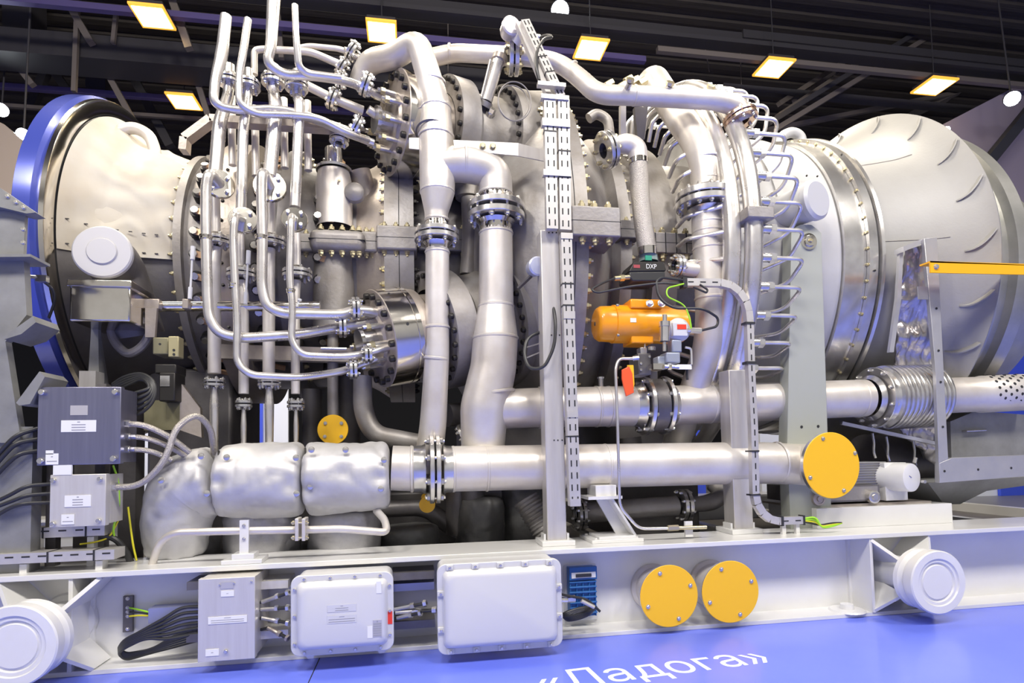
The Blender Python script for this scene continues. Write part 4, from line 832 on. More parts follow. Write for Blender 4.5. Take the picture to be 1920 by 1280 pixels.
# ---- manifold hoops and hairpin tubes
def hoop(R, X, r, a0, a1, lab):
    t = thing('manifold_hoop', lab, 'pipe', ang(X, R, 0), 'polished hoop pipes around the casing')
    b = MB(); b.tube([ang(X, R, a) for a in np.linspace(a0, a1, 70)], r, 26); b.build('hoop_tube', pipe2, t); return t
R1h, X1h = 1.97, 2.645; R2h, X2h = 1.90, 2.50
h1 = hoop(R1h, X1h, .07, -68, 120, 'right hand polished hoop pipe that carries the hairpin tubes'); hoop(R2h, X2h, .07, -70, 120, 'left hand polished hoop pipe beside its twin')
b = MB(); p = ang(X1h, R1h, 1.2); b.box(p.x-.11, p.y-.11, p.z-.045, p.x+.11, p.y+.11, p.z+.045); b.build('clamp_block', castM, h1, bevel=.008)
ORD = ['lowest', 'second', 'third', 'fourth', 'fifth', 'sixth', 'seventh', 'eighth', 'ninth', 'tenth', 'eleventh', 'twelfth', 'thirteenth', 'fourteenth', 'fifteenth', 'sixteenth', 'seventeenth', 'eighteenth', 'nineteenth', 'twentieth', 'topmost', 'last', 'furthest', 'final']
for i, a in enumerate(np.arange(-40, 100, 6.4)):
    p = ang(X1h, R1h, a); n_ = (ang(X1h, 2, a)-p).normalized(); tn = nz(n_.cross(V((1, 0, 0)))); o = ang(X1h+.08, R1h+.02, a)
    lab = (ORD[i]+' hairpin tube right of the polished hoops, counted upward' if i else 'lowest hairpin tube right of the polished hoops')
    t = thing('hairpin_tube', lab, 'tube', p, 'hairpin tubes right of the hoops')
    b = MB(); b.tube([o-V((.03, 0, 0)), o+V((.05, 0, 0))], .036, 12, 0); b.tube([o+V((.04, 0, 0)), o+V((.085, 0, 0))], .042, 6, 0); b.build('fitting', flgM, t)
    q = o+V((.08, 0, 0)); up = tn*(-.17) if a < 60 else tn*-.1; if_ = .30
    pts = fillet([q, q+V((.27, 0, 0)), q+V((.24, 0, 0))-n_*.16+up*1.0, q+V((-.02, 0, 0))-n_*.40+up*1.6], .07)
    b = MB(); b.tube(pts, .0165, 10); b.build('tube', pipe2, t)
for i, a in enumerate(np.arange(-40, 78, 6.4)):
    o = ang(X2h-.06, R2h-.01, a); n_ = (o-ang(X2h, 0, a)).normalized(); q = o-V((.22, 0, 0))-n_*.20
    b = MB(); b.tube(fillet([o, q, q-n_*.18], .05), .0185, 10); tag(b.build('stub_tube', pipe2), (ORD[i]+' short tube left of the polished hoops, counted upward' if i else 'lowest short tube left of the polished hoops'), 'tube', 'short tubes left of the hoops')
# ---- pedestal, frame, foil on the right
t = thing('support_pedestal', 'sage grey pedestal with bolted trunnion pin behind the hoops', 'pedestal', P(1515, 800, 4.5))
Yp = 4.40; b = MB(); b.prism([P(1476, 840, Yp), P(1484, 434, Yp), P(1500, 421, Yp), P(1522, 421, Yp), P(1540, 436, Yp), P(1553, 840, Yp)], (0, .12, 0)); b.build('plate', pedM, t, bevel=.004)
zb = P(1515, 840, Yp).z; x0 = P(1476, 840, Yp).x; x1 = P(1553, 840, Yp).x; b = MB(); b.box(x0, Yp, .62, x1, Yp+.12, zb+.002); b.build('leg', pedM, t)
c = P(1516, 453, Yp); b = MB(); b.lathe(c, (0, -1, 0), [(-.01, .075), (.012, .07), (.014, .05), (.04, .045), (.042, 0)], 36, ref=(1, 0, 0)); b.build('pin_cap', chrM, t); bolts(t, [P(1520, 451, Yp-.042)], (0, -1, 0), .016, zincM, 'hex')
b = MB()
for u, v in ((1503, 800), (1534, 799)): p = P(u, v, Yp-.001); b.tube([p, p-V((0, .002, 0))], .012, 12)
b.each('hole', slotM, t)
# galvanised frame
fr = thing('galvanised_frame', 'bent galvanised steel frame in front of the diffuser at the right', 'frame', P(1760, 900, 4.3)); Yf = 4.28
b = MB(); b.prism([P(1733, 447, Yf), P(1757, 444, Yf), P(1778, 858, Yf), P(1784, 903, Yf), P(1762, 905, Yf), P(1755, 700, Yf)], (0, .035, 0)); b.build('upright', galvM, fr, bevel=.003)
b = MB(); b.prism([P(1762, 905, Yf-.002), P(1762, 868, Yf-.002), P(1785, 858, Yf-.002), P(1935, 852, Yf-.002), P(1935, 892, Yf-.002)], (0, .05, 0)); b.build('lower_rail', galvM, fr, bevel=.003)
b = MB(); b.prism([P(1694, 462, Yf+.03), P(1737, 444, Yf+.03), P(1737, 452, Yf+.03), P(1694, 472, Yf+.03)], (0, .10, 0)); b.build('top_rail', galvM, fr)
b = MB()
for u, v in ((1756, 578), (1760, 657), (1764, 716), (1768, 800), (1771, 883), (1834, 880), (1896, 877)): p = P(u, v, Yf-.003); b.tube([p, p-V((0, .002, 0))], .010, 12)
b.each('bolt_hole', slotM, fr)
b = MB(); b.prism([P(1688, 464, 4.36), P(1694, 462, 4.36), P(1690, 560, 4.36), P(1676, 660, 4.36), P(1668, 660, 4.36), P(1682, 560, 4.36)], (0, .03, 0)); b.build('inner_edge', galvM, fr)
t = thing('yellow_beam', 'yellow angle bar bolted to the galvanised frame, running off right', 'beam', P(1745, 500, 4.05)); Yy = 4.05
b = MB(); b.prism([P(1744, 489, Yy), P(1940, 497, Yy), P(1940, 515, Yy), P(1745, 511, Yy)], (0, .012, 0)); b.prism([P(1744, 489, Yy), P(1940, 495, Yy), P(1940, 498, Yy), P(1744, 492, Yy)], (0, .10, 0)); b.build('angle_bar', yelP, t); bolts(t, [P(1755, 500, Yy)], (0, -1, 0), .018, boltM, 'hex')
# crumpled foil sheet
def sheet(name, lab, quad, m, amp=.05, fr_=5, nx=34, nz_=60, thick=.02, cat='insulation', seed=0):
    q0, q1, q2, q3 = quad; b = MB(); vs = []
    for side in (0, 1):
        for j in range(nz_+1):
            for i in range(nx+1):
                s, t_ = i/nx, j/nz_; p = (q0*(1-s)+q1*s)*(1-t_)+(q3*(1-s)+q2*s)*t_
                k = noise.noise(V((p.x*fr_, p.z*fr_, seed)))*1.0+abs(noise.noise(V((p.x*fr_*2.1, p.z*fr_*1.6, seed+5))))*.9
                vs.append(p+V((0, -amp*k+side*thick, 0)))
    N = (nx+1)*(nz_+1); fs = []
    for j in range(nz_):
        for i in range(nx):
            a = j*(nx+1)+i; fs.append((a, a+1, a+nx+2, a+nx+1)); fs.append((N+a+nx+1, N+a+nx+2, N+a+1, N+a))
    for i in range(nx): fs.append((i+1, i, N+i, N+i+1)); a = nz_*(nx+1)+i; fs.append((a, a+1, N+a+1, N+a))
    for j in range(nz_): a = j*(nx+1); fs.append((a, a+nx+1, N+a+nx+1, N+a)); a += nx; fs.append((a+nx+1, a, N+a, N+a+nx+1))
    b.add(vs, fs); return tag(b.build(name, m, sharp=70), lab, cat)
sheet('foil_blanket', 'crumpled silver foil blanket behind the galvanised upright', (P(1664, 790, 4.86), P(1762, 880, 4.86), P(1742, 455, 4.36), P(1696, 470, 4.40)), foilM, .06, 6)
t = thing('latch_plate', 'small slotted latch plate on the foil blanket', 'bracket', P(1734, 550, 4.28)); b = MB(); boxpx(b, 1722, 537, 1740, 561, 4.27, .01); b.build('plate', galvM, t)
# exhaust underside trough, low right
t = thing('exhaust_trough', 'grey sheet steel trough with handle under the diffuser at the lower right', 'duct', P(1850, 850, 5.0))
b = MB(); b.prism([P(1782, 790, 4.7), P(1830, 770, 4.7), P(1960, 780, 4.7), P(1960, 860, 4.7), P(1784, 860, 4.7)], (0, .6, 0)); b.build('side_sheet', greyF, t)
b = MB(); b.prism([P(1740, 905, 4.5), P(1960, 892, 4.5), P(1960, 905, 4.5), P(1850, 920, 4.6), P(1800, 945, 4.7), P(1770, 945, 4.7)], (0, .9, 0)); b.build('lower_sheet', greyF, t)
b = MB(); p, q = P(1812, 808, 4.66), P(1848, 806, 4.66); b.tube([p+V((0, .04, 0)), p, q, q+V((0, .04, 0))], .009, 8); b.build('handle', boltM, t)
t = thing('drip_rail', 'sloping bright rail under the bellows with hanging hooks', 'rail', P(1650, 820, 4.75)); b = MB(); b.bar(P(1578, 793, 4.75), P(1758, 832, 4.45), .05, .03); b.build('rail', galvM, t)
for u, v in ((1636, 812), (1662, 818), (1712, 826)):
    b = MB(); b.tube(fillet([P(u, v, 4.7), P(u+3, v+18, 4.7), P(u+2, v+34, 4.7), P(u+6, v+46, 4.7)], .03), .011, 8); b.build('hook', boltM, t)
t = thing('dark_duct', 'dark round duct behind the cylinder motor at the right', 'duct', P(1720, 900, 5.0)); b = MB(); b.tube([P(1620, 870, 5.3), P(1760, 875, 5.3)], sz(55, P(1700, 870, 5.3)), 36); b.build('duct', castD, t)
# white block, trolley, motor
Yk = 4.34
t = thing('white_block', 'long white painted block on the skid carrying the trolley', 'block', P(1650, 980, Yk)); a = P(1531, 955, Yk); c = P(1785, 948, Yk)
b = MB(); b.box(a.x, Yk, .62, c.x, 5.0, PZ(1650, 985, .62).z+.165); b.build('block', beamM, t, bevel=.003); ztop = .62+.165
b = MB(); b.box(a.x-.07, Yk+.08, ztop, c.x-.12, 4.98, ztop+.018); b.build('top_strip', tanM, t)
t = thing('trolley', 'dark grey trolley block with two rollers under the cap', 'trolley', P(1600, 930, 4.5)); b = MB(); xa = P(1509, 930, 4.42).x; xb = P(1650, 930, 4.42).x; b.box(xa, 4.42, ztop+.035, xb, 4.95, ztop+.17); b.build('body', castD, t, bevel=.003)
b = MB(); b.box(xa+.22, 4.418, ztop+.05, xb-.02, 4.421, ztop+.16); b.build('face_plate', castM, t)
for u in (1536, 1640):
    c = P(u, 929, 4.37); c.z = ztop+.074; b = MB(); b.lathe(c, (0, 1, 0), [(-.012, 0), (-.012, .022), (0, .024), (0, .036), (-.004, .038), (-.004, .046), (.0, .054), (.05, .054)], 36, ref=(1, 0, 0)); b.build('roller', tanM if u < 1600 else boltM, t)
t = thing('cylinder_motor', 'white cylindrical motor with finned box beside the yellow cap', 'motor', P(1690, 940, 4.5))
c = P(1711, 895, 4.30); R = sz(27, c); dd = nz((-.28, 1, 0)); b = MB(); b.lathe(c, dd, [(0, 0), (0, R*.86), (.006, R*.97), (.02, R), (.26, R), (.26, .02)], 44, ref=(1, 0, 0)); b.build('cylinder', beamM, t)
b = MB(); b.tube([c+V((-.05, -.006, .02)), c+V((-.02, -.006, .0))], .007, 8); q = c+V((R*.75, 0, -R*.3)); b.tube([q, q-V((0, .03, 0))], .014, 10); b.each('screw', boltM, t)
b = MB(); x0, z0, x1, z1 = boxpx(b, 1660, 867, 1701, 938, 4.44, .3); b.build('mount', beamM, t, bevel=.004)
b = MB(); x0, z0, x1, z1 = boxpx(b, 1600, 866, 1662, 908, 4.5, .24)
for i in range(9): zz = z0+(z1-z0)*(i+.5)/9; b.box(x0, 4.49, zz-.003, x1-.02, 4.502, zz+.003, 1)
b.build('finned_body', [galvM, castD], t)
b = MB(); b.tube([P(1714, 868, 4.36), P(1717, 858, 4.36)], .016, 8); b.build('gland', boltM, t)
# ================================================================ riser tubes on the left
def tubething(name, lab, cat, pts, r, bend=.1, m=None, grp=None, flanges=(), parts=(), n=18):
    t = thing(name, lab, cat, P(*pts[0][:3]), grp); b = MB(); add_pipe(b, pts, r, bend, n); b.build('tube_section', m or pipe2, t)
    for p2, r2, b2 in parts: b = MB(); add_pipe(b, p2, r2, b2, n); b.build('tube_section', m or pipe2, t)
    for (u, v, Y, d, R, th, ri) in flanges: fl(t, u, v, Y, d, R, th, ri, gap=.01, nb=4 if R < 24 else 6, bs=max(.009, sz(R*.19, P(u, v, Y))))
    return t
X_ = (1, .12, -.1)
# upper tubes: rise out of the top, bend right to the upper can
tubething('riser_tube', 'leftmost tall bare tube bending right toward the upper can', 'tube', [(424, 30, 4.45, 10), (416, 105, 4.45, 11), (403, 150, 4.45, 9), (400, 196, 4.45, 8), (440, 207, 4.5, 7.5), (520, 203, 4.55, 7), (575, 216, 4.6, 7), (655, 246, 4.7, 7)], 8, .10, flanges=[(668, 236, 4.72, (1, .3, -.5), 20, 5, 8)])
tubething('riser_tube', 'second thin tall tube from the left, bending right below the first', 'tube', [(465, 36, 4.4, 7), (456, 100, 4.4, 7), (448, 140, 4.4, 6.5), (448, 196, 4.4, 6.5), (480, 214, 4.45, 6.5), (560, 216, 4.5, 6.5), (600, 222, 4.55, 6.5), (652, 250, 4.65, 6.5), (690, 262, 4.8, 6.5)], 7, .09)
tubething('riser_tube', 'tallest thick tube cut by the top edge, bending right with a flange', 'tube', [(514, -15, 4.4, 12), (508, 90, 4.4, 10), (500, 118, 4.4, 9), (530, 140, 4.45, 9), (590, 142, 4.5, 8.5), (640, 150, 4.6, 8), (672, 160, 4.7, 8), (735, 192, 4.9, 8)], 10, .10, flanges=[(686, 158, 4.72, (1, .2, -.35), 22, 6, 9)])
tubething('riser_tube', 'thin tall tube right of the tallest one, joining it at the bend', 'tube', [(553, 10, 4.35, 6), (555, 70, 4.35, 6), (560, 125, 4.4, 7), (575, 138, 4.45, 7), (640, 146, 4.5, 6)], 6, .08)
tubething('feed_tube', 'bent tube high between the tall tubes and the upper can flanges', 'tube', [(477, 140, 4.7, 6), (477, 95, 4.7, 6), (492, 92, 4.7, 6), (582, 97, 4.75, 6.5), (640, 122, 4.85, 6.5)], 6, .06, m=pipeM, flanges=[(642, 126, 4.87, (1, .2, -.6), 18, 5, 7)])
tubething('feed_tube', 'short uppermost tube leading into the topmost small flange', 'tube', [(560, 90, 4.8, 5), (580, 86, 4.8, 5), (640, 92, 4.85, 5), (690, 118, 4.95, 6)], 5, .06, m=pipeM, flanges=[(661, 96, 4.88, (1, .2, -.7), 19, 5, 7)])
tubething('feed_tube', 'straight tube sloping down right into the left small flange', 'tube', [(575, 160, 4.8, 8), (618, 182, 4.85, 8), (680, 208, 4.95, 9)], 8, .05, m=pipeM, flanges=[(625, 186, 4.86, (1, .1, -.4), 20, 6, 9)])
tubething('feed_tube', 'tube sloping down behind the crossbar toward the valve neck', 'tube', [(560, 215, 4.75, 7), (600, 228, 4.75, 7), (640, 246, 4.8, 7), (700, 268, 4.9, 7)], 7, .05, m=pipe2, flanges=[(636, 262, 4.9, (.1, 0, 1), 18, 5, 8)])
tubething('feed_tube', 'tube elbow entering the upper can from the middle flange', 'tube', [(690, 205, 4.85, 8), (715, 222, 4.9, 8), (740, 245, 4.98, 8)], 8, .05, m=pipeM, flanges=[(640, 150, 4.8, (1, .1, -.2), 16, 5, 7)])
FR = [('first', 412, 200, 403, 332, 12, 4.62, 430, 152), ('second', 456, 212, 452, 392, 9.5, 4.55, 466, 160), ('third', 518, 168, 506, 330, 12.5, 4.58, 512, 152), ('fourth', 562, 160, 553, 388, 9.5, 4.55, 556, 162)]
for k, (nm, u0, v0, u1, v1, r, Y, fu, fv) in enumerate(FR):
    tubething('supply_tube', ['thick shiny upright tube, first from the left, above its elbow flange', 'slim shiny upright tube, second from the left', 'thick shiny upright tube, third from the left', 'slim shiny upright tube, fourth from the left'][k], 'tube',
              [(fu, fv-30, Y+.05, r*.8), (fu, fv+22, Y+.05, r*.8), (u0, v0+30, Y, r), (u1, v1, Y, r)], r, .08, grp='upright supply tubes on the left', flanges=[(fu, fv, Y+.05, ZU, 21, 5.5, r*.8)])
for k, (u, v, ln) in enumerate(((430, 180, 60), (474, 200, 80), (528, 185, 90), (572, 190, 80))):
    tubething('back_tube', ['leftmost', 'second', 'third', 'rightmost'][k]+' dull tube glimpsed behind the shiny upright tubes', 'tube', [(u+4, v, 5.0, 7), (u+6, v+130, 5.0, 7)], 7, .05, m=pipeM, grp='dull tubes behind the shiny upright tubes')
EL = [('first', (412, 343), (404, 352), [(412, 345), (392, 322), (386, 350), (386, 430), (389, 560), (392, 598), (412, 626), (452, 634), (560, 627), (640, 612), (700, 603)], 9.5, (642, 612), 4.42, 28),
      ('second', (455, 411), (448, 420), [(455, 411), (440, 402), (437, 440), (440, 520), (445, 600), (444, 680), (468, 703), (560, 708), (640, 697), (705, 672)], 7, (662, 692), 4.34, 26),
      ('third', (506, 348), (498, 355), [(506, 348), (492, 318), (490, 350), (492, 450), (491, 540), (500, 574), (530, 588), (640, 590), (668, 580), (728, 590)], 9.5, (667, 578), 4.40, 30),
      ('fourth', (552, 410), (546, 416), [(552, 410), (546, 404), (545, 450), (543, 520), (549, 580), (546, 640), (566, 666), (640, 669), (690, 662), (740, 648)], 6.5, (690, 664), 4.32, 24)]
for k, (nm, f0, _, path, r, f1, Y, RF) in enumerate(EL):
    pts = [(u, v, Y+(.16 if i == 0 else 0)+(0 if i < len(path)-4 else .1*(i-len(path)+4)), r) for i, (u, v) in enumerate(path)]
    t = tubething('elbow_tube', ['thick first', 'thin second', 'thick third', 'thin fourth'][k]+' bent front tube from the left, with round elbow flange', 'tube', pts, r, .09, flanges=[(f1[0], f1[1], Y+.16, (1, .15, .05), RF*.72, 5.5, r)])
    p = P(f0[0], f0[1], Y+.15); R = sz(RF, p); dd = nz((.15, -1, .12)) if k else nz((.6, -1, .1)); b = MB(); b.lathe(p, dd, [(-.035, 0), (-.035, R*.95), (-.03, R), (-.006, R), (0, R*.96), (0, 0)], 40, ref=(1, 0, .01)); o = b.build('elbow_flange', chrM, t)
    e1 = perp(dd); e1 = nz((1, 0, 0)); e1 = (e1-dd*e1.dot(dd)).normalized(); e2 = dd.cross(e1)
    bolts(o, [p+(e1*math.cos(q)+e2*math.sin(q))*R*.68 for q in (.8, 2.35, 3.95, 5.5)], dd, .016, boltM, 'cap')
    b = MB(); s = P(path[2][0], path[2][1]+95, Y); b.lathe(s, ZU, [(-.02, sz(r, s)), (-.015, sz(r*1.15, s)), (.0, sz(r*1.15, s)), (.004, sz(r*1.3, s)), (.012, sz(r*1.3, s)), (.014, sz(r, s))], 24, ref=(0, -1, 0)); b.build('sleeve', chrM, t)
BK = [((404, 360), (405, 436), 8, (408, 452), 24, (402, 700), 11.5, (402, 718), 20, 7), ((450, 428), (451, 500), 7.5, (453, 514), 27, (457, 738), 9, (457, 757), 15, 4.5),
      ((508, 378), (507, 438), 8, (508, 454), 27, (504, 700), 11, (505, 718), 21, 7), ((556, 428), (557, 498), 7, (557, 514), 27, (554, 738), 8, (555, 758), 16, 4)]
for k, (a, c, r0, f0, R0_, d, r1_, f1, R1_, r2) in enumerate(BK):
    t = thing('drop_tube', ['thick first', 'slim second', 'thick third', 'slim fourth'][k]+' dull drop tube from the left, with a flange above the blankets', 'tube', P(d[0], 830, 4.7), 'dull drop tubes behind the front tubes'); Y = 4.72
    for pts, r in (([(*a, Y, r0), (*c, Y, r0)], r0), ([(f0[0], f0[1]+12, Y, r0), (d[0], f0[1]+40, Y, r1_), (d[0], d[1], Y, r1_)], r1_), ([(f1[0], f1[1]+8, Y, r2*.8), (f1[0], f1[1]+40, Y, r2*1.2), (f1[0], 850, Y, r2)], r2)):
        b = MB(); add_pipe(b, pts, r, .04, 20); b.build('tube_section', pipeM if pts[0][1] < 700 else pipe2, t)
    fl(t, f0[0], f0[1], Y, ZU, R0_, 6, r0, gap=.01, nb=6, bs=.016); fl(t, f1[0], f1[1], Y, ZU, R1_, 5, r2, gap=.01, nb=6, bs=.014)
# cross bars and rods
t = thing('cross_bar', 'tan channel bar bent at its left end behind the upper tubes', 'bar', P(500, 235, 4.85)); b = MB()
for p, q in (((346, 285), (348, 262)), ((348, 262), (396, 226)), ((396, 226), (640, 242))): b.bar(P(*p, 4.85), P(*q, 4.85), .10, .055, mi=0)
b.build('channel', tanM, t)
t = thing('cross_bar', 'tan mounting bar low behind the front tubes', 'bar', P(540, 662, 5.0)); b = MB(); b.bar(P(416, 660, 5.0), P(690, 668, 5.0), .1, sz(26, P(540, 660, 5.0))); b.build('channel', tanM, t)
b = MB(); b.tube([P(602, 653, 4.92), P(650, 654, 4.92)], .012, 8); b.build('slot_handle', boltM, t)
t = thing('actuating_rod', 'bright polished actuating rod running right from the polished box', 'rod', P(400, 572, 4.75)); b = MB(); b.tube([P(252, 574, 4.72), P(600, 574, 4.72)], sz(9.5, P(400, 574, 4.72)), 24); b.build('rod', chrM, t)
for u in (290, 345): b = MB(); boxpx(b, u-4 if u > 300 else u-22, 560, u+8, 578, 4.64, .12); b.build('clamp', tanM, t, bevel=.005)
b = MB(); b.prism([P(272, 577, 4.62), P(294, 577, 4.62), P(290, 632, 4.62), P(272, 632, 4.62)], (0, .03, 0)); b.build('lever', tanM, t)
for k, (u, v0, v1) in enumerate(((360, 462, 560), (464, 470, 570), (560, 560, 575))):
    t = thing('turnbuckle', ['white capped', 'short white capped', 'stubby'][k]+' linkage rod hanging above the actuating rod', 'rod', P(u, v1, 4.6)); b = MB(); b.tube([P(u+2, v0, 4.62), P(u-4, v1, 4.62)], .008, 8); b.build('rod', labM, t)
    b = MB(); b.tube([P(u+2, v0, 4.62), P(u+1, v0+(v1-v0)*.25, 4.62)], .017, 8); b.tube([P(u-3, v1-(v1-v0)*.22, 4.62), P(u-4, v1, 4.62)], .015, 8); b.each('end_fitting', labM, t)
# ================================================================ blankets
def blanket(lab, pts, r, seed, m=quiltM, n=64, dents=()):
    W = [P(*q[:3]) for q in pts]; rr0 = [sz(q[3] if len(q) > 3 else r, w_) for q, w_ in zip(pts, W)]; path = fillet(W, .22, 12)
    cum = [0]
    for a, c in zip(path, path[1:]): cum.append(cum[-1]+(c-a).length)
    N = 80; pp = []
    for i in range(N):
        s = cum[-1]*i/(N-1); j = max(k for k in range(len(cum)) if cum[k] <= s+1e-9); j = min(j, len(path)-2); f = (s-cum[j])/max(cum[j+1]-cum[j], 1e-9); pp.append(path[j].lerp(path[j+1], f))
    R = radii(W, rr0, pp); L = cum[-1]
    def dsp(s, a, p):
        e_ = min(s, 1-s)*L; d = -.05*math.exp(-e_/.014)-.014*math.exp(-e_/.05)
        d += .010*noise.noise(p*3.4+V((seed, 0, 0)))-.020*max(0, .16-abs(noise.noise(p*3.3+V((seed, 7, 0)))))*2+.010*abs(noise.noise(p*11+V((0, seed, 0))))+.028*math.exp(-e_/.10)*noise.noise(V((a*3.2, s*2, seed)))
        for (ds, da, w_) in dents:
            q = ((s-ds)*L/.05)**2+((((a-da+PI) % (2*PI))-PI)*R[0]/.05)**2; d -= w_*math.exp(-q)
        return d
    t = thing('insulation_blanket', lab, 'insulation', W[0]); b = MB(); b.tube(pp, R, n, disp=dsp); b.build('cover', m, t, sharp=80); return t, pp, R
bl1, pp, R = blanket('leftmost silver insulation blanket, curving down round the elbow', [(409, 900, 4.42, 66), (352, 912, 4.44, 66), (332, 965, 4.46, 60), (330, 1040, 4.5, 50)], 56, 1.3, dents=((.12, 1.5, .03), (.3, 2.4, .02)))
bl2, pp2, R2_ = blanket('middle silver insulation blanket on the lower pipe', [(571, 898, 4.42, 70), (412, 902, 4.42, 70)], 62, 5.1, dents=((.9, 4.7, .03), (.1, 4.6, .03), (.08, 5.4, .02)))
bl3, pp3, R3_ = blanket('right silver insulation blanket beside the bare lower pipe', [(731, 892, 4.42, 62), (574, 897, 4.42, 69)], 60, 9.7, dents=((.1, 4.7, .03), (.92, 4.4, .03), (.5, 4.9, .02)))
for bt, pts in ((bl1, ((377, 855), (388, 925), (302, 900))), (bl2, ((425, 857), (432, 925), (555, 858), (556, 925))), (bl3, ((584, 843), (648, 843), (720, 862), (714, 916), (582, 912)))):
    for u, v in pts:
        p = P(u, v, 4.19); b = MB(); b.lathe(p, (0, -1, 0), [(0, .022), (.006, .02), (.01, .008), (.010, 0)], 16, ref=(1, 0, 0)); b.build('lacing_button', boltM, bt)
for u, v, k in ((411, 895, 0), (573, 890, 1)):
    b = MB(); b.tube([P(u-1, v-50, 4.28), P(u, v-20, 4.22), P(u+1, v+20, 4.22), P(u+2, v+44, 4.27)], .008, 6); b.build('lacing_wire', blkM, (bl2, bl3)[k])
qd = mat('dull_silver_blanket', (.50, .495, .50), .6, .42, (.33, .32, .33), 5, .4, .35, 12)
for k, pts in enumerate(([(370, 1000, 4.75, 40), (372, 1052, 4.75, 42)], [(490, 950, 4.68, 66), (494, 1050, 4.7, 68)], [(560, 985, 5.0, 40), (562, 1045, 5.0, 40)], [(648, 950, 4.68, 66), (648, 1048, 4.7, 66)])):
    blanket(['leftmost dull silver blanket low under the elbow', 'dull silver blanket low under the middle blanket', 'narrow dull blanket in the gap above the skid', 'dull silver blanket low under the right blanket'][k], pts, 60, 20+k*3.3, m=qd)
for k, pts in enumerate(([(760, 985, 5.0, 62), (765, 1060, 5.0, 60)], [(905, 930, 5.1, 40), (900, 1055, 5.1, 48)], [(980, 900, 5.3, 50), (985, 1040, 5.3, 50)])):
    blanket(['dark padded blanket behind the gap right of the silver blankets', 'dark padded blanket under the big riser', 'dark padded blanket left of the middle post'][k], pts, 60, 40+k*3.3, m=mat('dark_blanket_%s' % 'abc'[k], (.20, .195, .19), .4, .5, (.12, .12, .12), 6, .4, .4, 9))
# small tube in front of the blankets
t = thing('small_bore_pipe', 'pale small bore pipe running in front of the blankets on a bracket', 'pipe', P(457, 1040, 4.1)); b = MB(); add_pipe(b, [(284, 1062, 4.2), (298, 1018, 4.14), (325, 998, 4.1), (450, 995, 4.08), (555, 993, 4.08)], 7, .1); b.build('tube_section', pipeM, t)
b = MB(); add_pipe(b, [(570, 993, 4.08), (640, 991, 4.08), (726, 998, 4.1), (722, 975, 4.2), (706, 957, 4.35)], 7, .05); b.build('tube_section', pipeM, t)
for u in (556, 569): b = MB(); boxpx(b, u-3.5, 972, u+3.5, 1014, 4.02, .12); b.build('flange_plate', pipeM, t, bevel=.004)
for v in (980, 1008): b = MB(); b.tube([P(546, v, 4.03), P(579, v, 4.03)], .007, 8); b.tube([P(548, v, 4.03), P(552, v, 4.03)], .014, 6); b.tube([P(573, v, 4.03), P(577, v, 4.03)], .014, 6); b.build('stud_bolt', zincM, t)
t = thing('pipe_bracket', 'small welded bracket carrying the pale small bore pipe', 'bracket', P(457, 1040, 4.1)); b = MB(); x0, z0, x1, z1 = boxpx(b, 449, 975, 466, 1040, 4.04, .02); b.build('strap', beamM, t)
bolts(t, [P(457, 985, 4.035), P(457, 1010, 4.035)], (0, -1, 0), .008, boltM, 'hex'); b = MB(); b.box(x0-.10, 4.0, .62, x1+.09, 4.18, .65); b.box(x0-.04, 4.01, .648, x1+.04, 4.14, .685); b.build('foot', beamM, t, bevel=.004)
# ================================================================ lower left corner
Yj = 4.02
t = thing('junction_box', 'dark blue-grey brushed junction box with label plates at the left', 'box', P(148, 872, Yj)); b = MB(); x0, z0, x1, z1 = boxpx(b, 70, 725, 226, 871, Yj, .05); b.build('door', dboxM, t, bevel=.004)
b = MB(); b.box(x0+.01, Yj+.05, z0+.01, x1-.01, Yj+.24, z1-.01); b.build('body', dboxM, t); W_, H_ = x1-x0, z1-z0
bolts(t, [V((x0+W_*a, Yj, z0+H_*c)) for a, c in ((.06, .93), (.94, .93), (.06, .06), (.93, .07))], (0, -1, 0), .018, boltM, 'cap', 'corner_screw')
b = MB(); b.box(x0+W_*.39, Yj-.003, z0+H_*.635, x0+W_*.6, Yj+.001, z0+H_*.76); b.build('rating_plate', plateM, t)
b = MB(); plate(b, x0+W_*.285, x0+W_*.705, z0+H_*.42, z0+H_*.57, Yj-.002, 4, 0, 1, .4); b.build('label_plate', [labM, inkM], t)
b = MB(); plate(b, x0+W_*.11, x0+W_*.26, z0+H_*.01, z0+H_*.15, Yj-.002, 2, 0, 1, .8); b.box(x0+W_*.11, Yj-.004, z0+H_*.14, x0+W_*.20, Yj, z0+H_*.19); b.box(x0+W_*.2, Yj-.003, z0-.06, x0+W_*.42, Yj+.01, z0); b.build('paper_label', [labM, inkM], t)
t = thing('junction_box', 'smaller bare steel junction box below the dark one', 'box', P(148, 990, Yj)); b = MB(); x0, z0, x1, z1 = boxpx(b, 93, 889, 198, 987, Yj, .05); b.build('door', steelB, t, bevel=.004)
b = MB(); b.box(x0+.01, Yj+.05, z0+.01, x1+.0, Yj+.22, z1-.005); b.build('body', steelB, t); W_, H_ = x1-x0, z1-z0
bolts(t, [V((x0+W_*a, Yj, z0+H_*c)) for a, c in ((.07, .9), (.9, .9), (.08, .07), (.89, .1))], (0, -1, 0), .014, boltM, 'cap', 'corner_screw')
b = MB(); plate(b, x0+W_*.27, x0+W_*.74, z0+H_*.38, z0+H_*.6, Yj-.002, 4, 0, 1, .4); b.build('label_plate', [labM, inkM], t); b = MB(); plate(b, x0+W_*.22, x0+W_*.45, z0+H_*.05, z0+H_*.24, Yj-.003, 2, 0, 1, .8); b.build('paper_label', [labM, inkM], t)
t = thing('box_stand', 'dark steel stand behind the two junction boxes', 'stand', (P(150, 900, 4.3).x, 4.32, .62)); b = MB(); a = P(110, 700, 4.3); 
